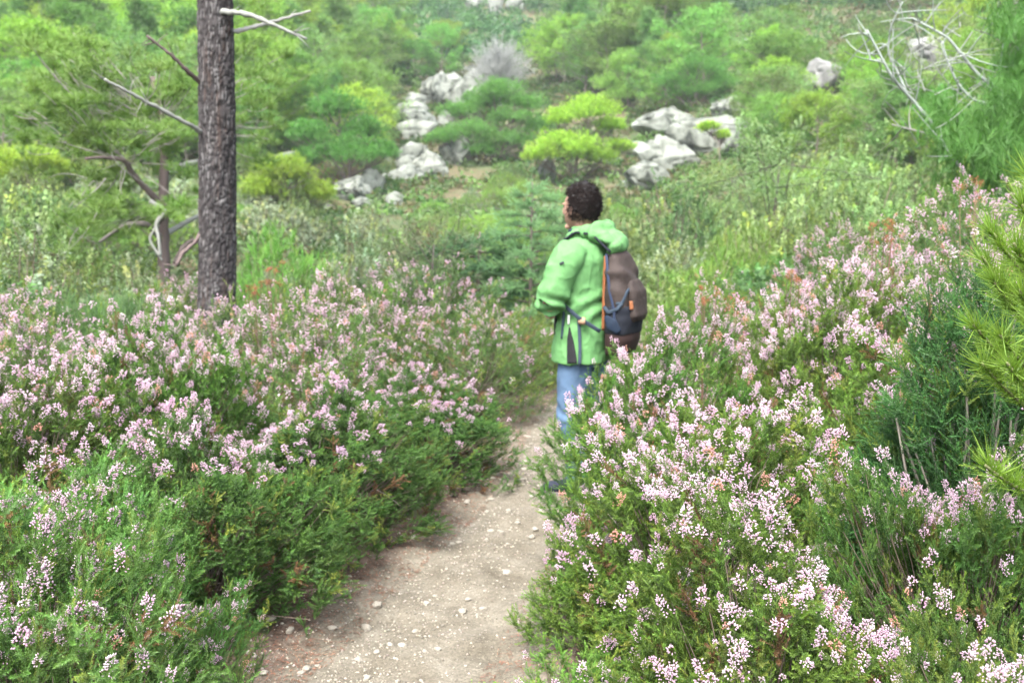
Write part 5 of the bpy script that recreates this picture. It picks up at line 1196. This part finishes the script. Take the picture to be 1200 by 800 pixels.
    limb(K, [Re, (Re * .6 + Rw * .4), Rw + [.03, 0, 0]], [.070, .062, .046], 24)
    def kd(V):
        x, y, z = V.T; d = .0075 * fbm(V * [9, 9, 6], 3, 12) + .006 * (1 - 2 * np.abs(vnoise(V * [11, 11, 8], 77))) ** 3 + .003 * (1 - 2 * np.abs(vnoise(V * [24, 24, 15], 78))) ** 3
        q = V - Ls; ax = nrm(Le - Ls); s = q @ ax; near = np.exp(-(np.linalg.norm(q - s[:, None] * ax, axis=1) / .11) ** 4)
        d += near * (.0095 * np.sin(s * 70 + 5 * vnoise(V * 7, 3)) * sm((s - .10) / .15))                                    # sleeve folds towards the elbow
        d += .008 * np.sin(x * 30 - z * 45 + 4 * vnoise(V * 6, 5)) * np.exp(-((z - 1.05) / .12) ** 2) * (1 - near)              # folds at the waist
        d += .005 * np.sin(x * 40 + y * 30 + 3 * vnoise(V * 5, 8)) * np.exp(-((z - .82) / .08) ** 2) * (1 - near)
        return d
    jk = link('jacket', remeshed('jacket', K, .0065, GREEN, 2, disp=kd), root)
    Hd = Geo()    # hood lying on the back, rolled collar round the neck
    Q = []; rr = []
    for a in np.linspace(-2.35, 2.35, 25):
        ca = math.cos(a); Q.append((math.sin(a) * (.105 + .01 * ca), -.012 - ca * (.098 if ca > 0 else .092), 1.458 + .020 * ca - .012 * (abs(a) > 1.9))); rr.append(.024 + .020 * max(0, ca))
    tube(Hd, np.array(Q), rr, (1, 1, 1), 16)
    ell(Hd, (0, -.135, 1.430), (.128, .085, .046), 4, rot=rx(.35)); ell(Hd, (0, -.185, 1.385), (.10, .045, .055), 4, rot=rx(.5)); ell(Hd, (-.075, -.10, 1.452), (.06, .07, .034), 4)
    def hdd(V): return .007 * fbm(V * 13, 3, 17) + .006 * np.sin(V[:, 1] * 70 + 20 * V[:, 0] + 4 * vnoise(V * 9, 3))
    link('hood', remeshed('hood', Hd, .007, GREEN, 2, disp=hdd), jk)
    Cn = Geo(); Q = []
    for a in np.linspace(-2.6, 2.6, 27): Q.append((math.sin(a) * .078, .004 - math.cos(a) * .078, 1.470 - .012 * (1 - math.cos(a)) * .5))
    ring = []
    tube(Cn, np.array(Q), .0165, (1, 1, 1), 12); link('collar_lining', Cn.mesh('collar_lining', NAVY, True), jk)
    def strip(name, pts, w, th, mat, par, nrmvec=None):
        """a flat band laid along points, its face turned outwards"""
        P = np.array(pts, float); t = np.linspace(0, len(P) - 1, 6 * (len(P) - 1) + 1); P = np.stack([np.interp(t, range(len(pts)), P[:, k]) for k in range(3)], -1)
        P[1:-1] = (P[:-2] + 2 * P[1:-1] + P[2:]) / 4; T = nrm(np.gradient(P, axis=0)); o = nrm(np.asarray(nrmvec, float)) * np.ones_like(P) if nrmvec is not None else nrm(P * [1, 1, 0])
        s = nrm(np.cross(T, o)); o = np.cross(s, T); w = np.broadcast_to(np.asarray(w, float), (len(P),)) if np.isscalar(w) else np.interp(np.linspace(0, 1, len(P)), np.linspace(0, 1, len(w)), w)
        G = Geo(); ring_loft(G, [(c, a * ww / 2, b * th / 2, 5) for c, a, b, ww in zip(P, s, o, w)], 12); return link(name, G.mesh(name, mat, True), par)
    def onj(x, y): return x, y
    # black vent panel low on the left hip, narrow side zip, pocket slit and drawcord: they lie on the jacket's left side
    def side(ang, z, out=.004):
        a, b = np.interp(z, [.765, .82, .95, 1.08, 1.2, 1.32], [.205, .200, .190, .185, .200, .212]), np.interp(z, [.765, .95, 1.08, 1.2, 1.32], [.150, .145, .142, .145, .135])
        return (-(a + out) * math.cos(ang), (b + out) * math.sin(ang) + .006, z)
    strip('vent_panel', [side(-.20, .775), side(-.16, .83), side(-.10, .90), side(-.06, .965)], [.058, .050, .034, .006], .010, BLACK, jk, (-1, -.1, 0))
    strip('side_zip', [side(.24, .90), side(.22, 1.0), side(.17, 1.09)], .014, .012, fabric('slate_tape', (.03, .05, .065), .7), jk, (-1, .3, 0))
    strip('pocket_zip', [side(.78, .91), side(.80, .965), side(.82, 1.02)], [.004, .026, .004], .012, BLACK, jk, (-.7, .7, 0))
    strip('zip_pull', [side(-.02, .98), side(-.02, 1.03)], .010, .012, fabric('white_pull', (.6, .6, .58), .5), jk, (-1, 0, 0))
    lo = Ls + (Le - Ls) * .25; q0 = lo + nrm(np.array([-.9, -.25, .0])) * .092
    strip('sleeve_emblem', [q0 + [0, -.012, .006], q0 + [0, .012, -.004]], .014, .006, fabric('grey_print', (.045, .06, .055), .7), jk, (-1, -.25, 0))
    # ---- hair: a cap of short thick tousled locks
    Hh = Geo(); V, F = ICO[5]; u = V.copy(); keep = V * [.086, .104, .115] + [0, -.014, .022]
    low = np.clip(-(u[:, 2] + .1), 0, 1); keep[:, 0] *= 1 - .30 * low; face = (u[:, 1] > .30) & (u[:, 2] < .50)
    keep[face] *= .76; keep[(u[:, 1] > .1) & (u[:, 2] < -.35)] *= .8
    Hh.add(np.array([hd(v) for v in keep]), F, (1, 1, 1))
    Rb = np.random.default_rng(4)
    for k in range(90):
        d = nrm(Rb.normal(size=3) + [0, -.35, .4]); 
        if d[2] < -.75 or (d[1] > .28 and d[2] < .5): continue
        c = np.array([0, -.012, .022]) + d * [.084, .103, .114]; ell(Hh, hd(c), np.array([.016, .012, .009]) * Rb.uniform(.6, 1.1), 2)
    def had(V): return .0045 * fbm(V * 28, 3, 6)
    hr = link('hair', remeshed('hair', Hh, .005, HAIR, 1, disp=had), root)
    Gs = Geo(); n = 6500; d = nrm(Rb.normal(size=(n, 3)) + [0, -.3, .35]); ok = ~((d[:, 2] < -.72) | ((d[:, 1] > .25) & (d[:, 2] < .5))); d = d[ok]
    c = np.array([0, -.012, .022]) + d * [.088, .105, .113]; tg = nrm(np.cross(d, [.3, .2, 1]) + Rb.normal(0, .5, d.shape) + [0, 0, -.5]); e = c + tg * Rb.uniform(.014, .032, (len(d), 1)) + d * .006; m = (c + e) / 2 + d * .006
    f = lambda A: HC + A @ HR.T
    many_tubes(Gs, f(c), f(m), f(e), .0013, .0004, (.018, .013, .012), n=4); link('loose_strands', Gs.mesh('strands', M_WOOD), hr)
    # short stubble on the jaw
    St = Geo(); n = 700; d = nrm(np.stack([Rb.normal(0, .8, n), np.abs(Rb.normal(.5, .4, n)), -np.abs(Rb.normal(.55, .25, n))], -1)); c = d * [.062, .104, .117]; many_tubes(St, f(c), f(c + d * .002), f(c + d * .004), .0009, .0004, (.05, .035, .03), n=3)
    link('stubble', St.mesh('stubble', M_WOOD), root)
    # ---- backpack
    BR = fabric('taupe_ripstop', (.034, .025, .022), .75, .18, 40, bump=.4); NV = fabric('dark_navy_mesh', (.010, .012, .018), .8, bump=.3); MA = fabric('maroon_base', (.030, .016, .014), .7); OR = fabric('orange_piping', (.20, .075, .03), .6)
    SL = fabric('slate_strap', (.025, .038, .055), .7); BL = fabric('blue_patch', (.008, .016, .032), .7)
    bp = thing('backpack', 'worn brown backpack with navy side pocket and orange piping on the hiker\'s back', 'backpack', tuple(root.location), rot)
    def R(z, a, b, y, e=2.6): return ((0, y + .022, z), (a * .90, 0, 0), (0, b * .82, 0), e)
    P = Geo(); ring_loft(P, [R(.93, .125, .072, -.225), R(.96, .145, .088, -.238), R(1.05, .152, .096, -.248), R(1.16, .150, .094, -.246), R(1.26, .135, .082, -.232), R(1.335, .105, .062, -.208), R(1.37, .070, .040, -.195)], 36)
    def pd(V): return .004 * fbm(V * 10, 3, 40) + .007 * np.sin(V[:, 0] * 26 + V[:, 2] * 34 + 4 * vnoise(V * 6, 6)) * sm((V[:, 2] - .98) / .15)
    body = link('main_bag', remeshed('main_bag', P, .008, BR, 2, disp=pd), bp)
    P = Geo(); ring_loft(P, [R(.815, .120, .065, -.222), R(.83, .135, .080, -.235), R(.90, .148, .094, -.246), R(.945, .149, .094, -.246)], 36); link('base', remeshed('pack_base', P, .008, MA, 2), bp)
    P = Geo(); ring_loft(P, [R(.93, .150, .097, -.248), R(1.0, .156, .103, -.250), R(1.07, .154, .102, -.252), R(1.085, .148, .096, -.250)], 36); link('pocket_band', remeshed('pocket_band', P, .008, NV, 1, disp=lambda V: .004 * fbm(V * 14, 3, 41)), bp)
    P = Geo(); ring_loft(P, [((0, -.298, 1.0), (.07, 0, 0), (0, .03, 0), 3), ((0, -.305, 1.03), (.088, 0, 0), (0, .038, 0), 3), ((0, -.298, 1.16), (.085, 0, 0), (0, .034, 0), 3), ((0, -.278, 1.22), (.06, 0, 0), (0, .02, 0), 3)], 24); link('front_pocket', remeshed('front_pocket', P, .008, BR, 2, disp=lambda V: .004 * fbm(V * 14, 3, 44)), bp)
    def ps(ang, z, o=.004):
        a, b, yc = np.interp(z, [.83, .93, 1.05, 1.16, 1.26, 1.335], [.135, .150, .156, .150, .135, .105]), np.interp(z, [.83, .93, 1.05, 1.16, 1.26, 1.335], [.08, .097, .103, .094, .082, .062]), np.interp(z, [.83, 1.05, 1.26, 1.335], [-.235, -.25, -.232, -.208])
        a, b, yc = a * .90, b * .82, yc + .022; ca, sa = math.cos(ang), math.sin(ang); return (-(a + o) * math.copysign(abs(ca) ** .77, ca), yc - (b + o) * math.copysign(abs(sa) ** .77, sa), z)
    strip('piping', [ps(-.75, .95), ps(-.75, 1.05), ps(-.7, 1.18), ps(-.6, 1.28), ps(-.4, 1.34)], .016, .012, OR, bp, (-.9, .3, 0))
    strip('side_strap', [ps(.1, .97), ps(.05, 1.06), ps(-.1, 1.16), ps(-.25, 1.27), ps(-.3, 1.35)], .014, .008, fabric('navy_web', (.02, .03, .06), .7), bp, (-1, 0, 0))
    strip('compression_strap', [ps(.15, 1.10), ps(.5, 1.10), ps(.9, 1.16), ps(1.25, 1.18)], .016, .010, SL, bp, (-.6, -.7, 0)); strip('compression_strap', [ps(-.6, 1.075), ps(-.2, 1.05), ps(.2, 1.07), ps(.5, 1.10)], .018, .014, SL, bp, (-1, 0, 0))
    strip('blue_patch', [ps(-.35, 1.03, .008), ps(.0, .99, .008), ps(.4, .95, .008)], [.02, .07, .03], .010, BL, bp, (-1, -.1, 0))
    for a, z in ((1.05, 1.095),): strip('orange_tab', [ps(a, z - .03, .008), ps(a + .03, z + .015, .008)], .020, .012, OR, bp, (-.7, -.7, 0))
    for s in (-1, 1):
        Q = [(s * .085, -.185, 1.36), (s * .105, -.09, 1.452), (s * .12, .0, 1.462), (s * .135, .085, 1.40), (s * .13, .145, 1.30)]
        strip('shoulder_strap', Q, .055, .014, NV, bp, (0, .25, 1))
        Q = [(s * .13, .150, 1.30), (s * .175, .13, 1.20), (s * .208, .05, 1.10), (s * .204, -.06, 1.02), (s * .16, -.165, .95)]
        strip('lower_strap', Q, .022, .008, SL, bp, (s, .1, 0))
    strip('webbing_tail', [side(-.38, 1.01, .012), side(-.42, .93, .014), side(-.45, .85, .016), side(-.45, .77, .018)], .018, .006, SL, bp, (-1, -.3, 0))
    Bk = Geo(); ring_loft(Bk, [((-.192, -.075, .985), (.008, 0, 0), (0, .018, 0), 4), ((-.194, -.075, 1.0), (.011, 0, 0), (0, .021, 0), 4), ((-.192, -.075, 1.022), (.008, 0, 0), (0, .018, 0), 4)], 16); link('buckle', Bk.mesh('buckle', fabric('tan_buckle', (.30, .19, .12), .5), True), bp)
    Lp = Geo(); tube(Lp, bez((-.04, -.19, 1.36), (0, -.215, 1.43), (.04, -.19, 1.36), 10), .006, (1, 1, 1), 8); link('haul_loop', Lp.mesh('haul_loop', NV, True), bp)
hiker()
# ------------------------------------------------------------------ light, air, camera
w = bpy.data.worlds.new('World'); SC.world = w; w.use_nodes = True
nt = w.node_tree; N = nt.nodes; L = nt.links
for n in list(N): N.remove(n)
SUN_EL, SUN_AZ = math.radians(58), math.radians(200)
sky = N.new('ShaderNodeTexSky'); sky.sky_type = 'NISHITA'; sky.sun_disc = False; sky.sun_elevation = SUN_EL; sky.sun_rotation = SUN_AZ
sky.air_density = 1.0; sky.dust_density = 4.0; sky.ozone_density = .6
hs = N.new('ShaderNodeHueSaturation'); hs.inputs['Saturation'].default_value = .55; hs.inputs['Value'].default_value = 1.0
L.new(sky.outputs[0], hs.inputs['Color'])
bg = N.new('ShaderNodeBackground'); bg.inputs[1].default_value = .12; L.new(hs.outputs[0], bg.inputs[0])
wo = N.new('ShaderNodeOutputWorld'); L.new(bg.outputs[0], wo.inputs[0])
sd = bpy.data.lights.new('sun', 'SUN'); sd.energy = SUN_E; sd.angle = math.radians(25); sd.color = (1, .98, .95)
so = bpy.data.objects.new('sun', sd); COL.objects.link(so)
# Nishita: rotation 0 puts the sun over +Y, growing clockwise seen from above
dirv = Vector((math.sin(SUN_AZ) * math.cos(SUN_EL), math.cos(SUN_AZ) * math.cos(SUN_EL), math.sin(SUN_EL)))
so.rotation_euler = (-dirv).to_track_quat('-Z', 'Y').to_euler()

if HAZE:
    hm, nt, out = new_mat('haze_air'); v = nt.nodes.new('ShaderNodeVolumePrincipled')
    v.inputs['Color'].default_value = (.88, .97, 1.0, 1); v.inputs['Density'].default_value = HAZE; v.inputs['Anisotropy'].default_value = 0.0
    nt.links.new(v.outputs[0], out.inputs['Volume'])
    a, b = 545., 92.
    V = np.array([(x, y, z) for x in (-a, a) for y in (-a, a) for z in (-60, b)], float)
    F = np.array([(0, 1, 3, 2), (4, 6, 7, 5), (0, 4, 5, 1), (2, 3, 7, 6), (0, 2, 6, 4), (1, 5, 7, 3)])
    link('haze', make_mesh('haze', V, F, None, hm), label='thin pale mountain air over the whole valley', kind='stuff')

cam = bpy.data.cameras.new('camera'); co = bpy.data.objects.new('camera', cam); COL.objects.link(co)
cam.sensor_width = 36; cam.lens = 36 * FPX / 1200; cam.clip_start = .05; cam.clip_end = 2000
co.location = (0, 0, CAMZ); co.rotation_euler = (math.radians(90) - PITCH, 0, 0)
cam.dof.use_dof = True; cam.dof.focus_distance = 2.45; cam.dof.aperture_fstop = FSTOP
SC.camera = co
SC.view_settings.view_transform = 'Standard'; SC.view_settings.look = 'None'; SC.view_settings.exposure = EXPO; SC.view_settings.gamma = 1
SC.render.engine = 'CYCLES'; cy = SC.cycles
cy.max_bounces = 5; cy.diffuse_bounces = 2; cy.glossy_bounces = 2; cy.transmission_bounces = 4; cy.transparent_max_bounces = 4; cy.volume_bounces = 0
cy.use_denoising = True; cy.caustics_reflective = False; cy.caustics_refractive = False
cy.use_adaptive_sampling = True; cy.adaptive_threshold = .02
SC.render.film_transparent = False
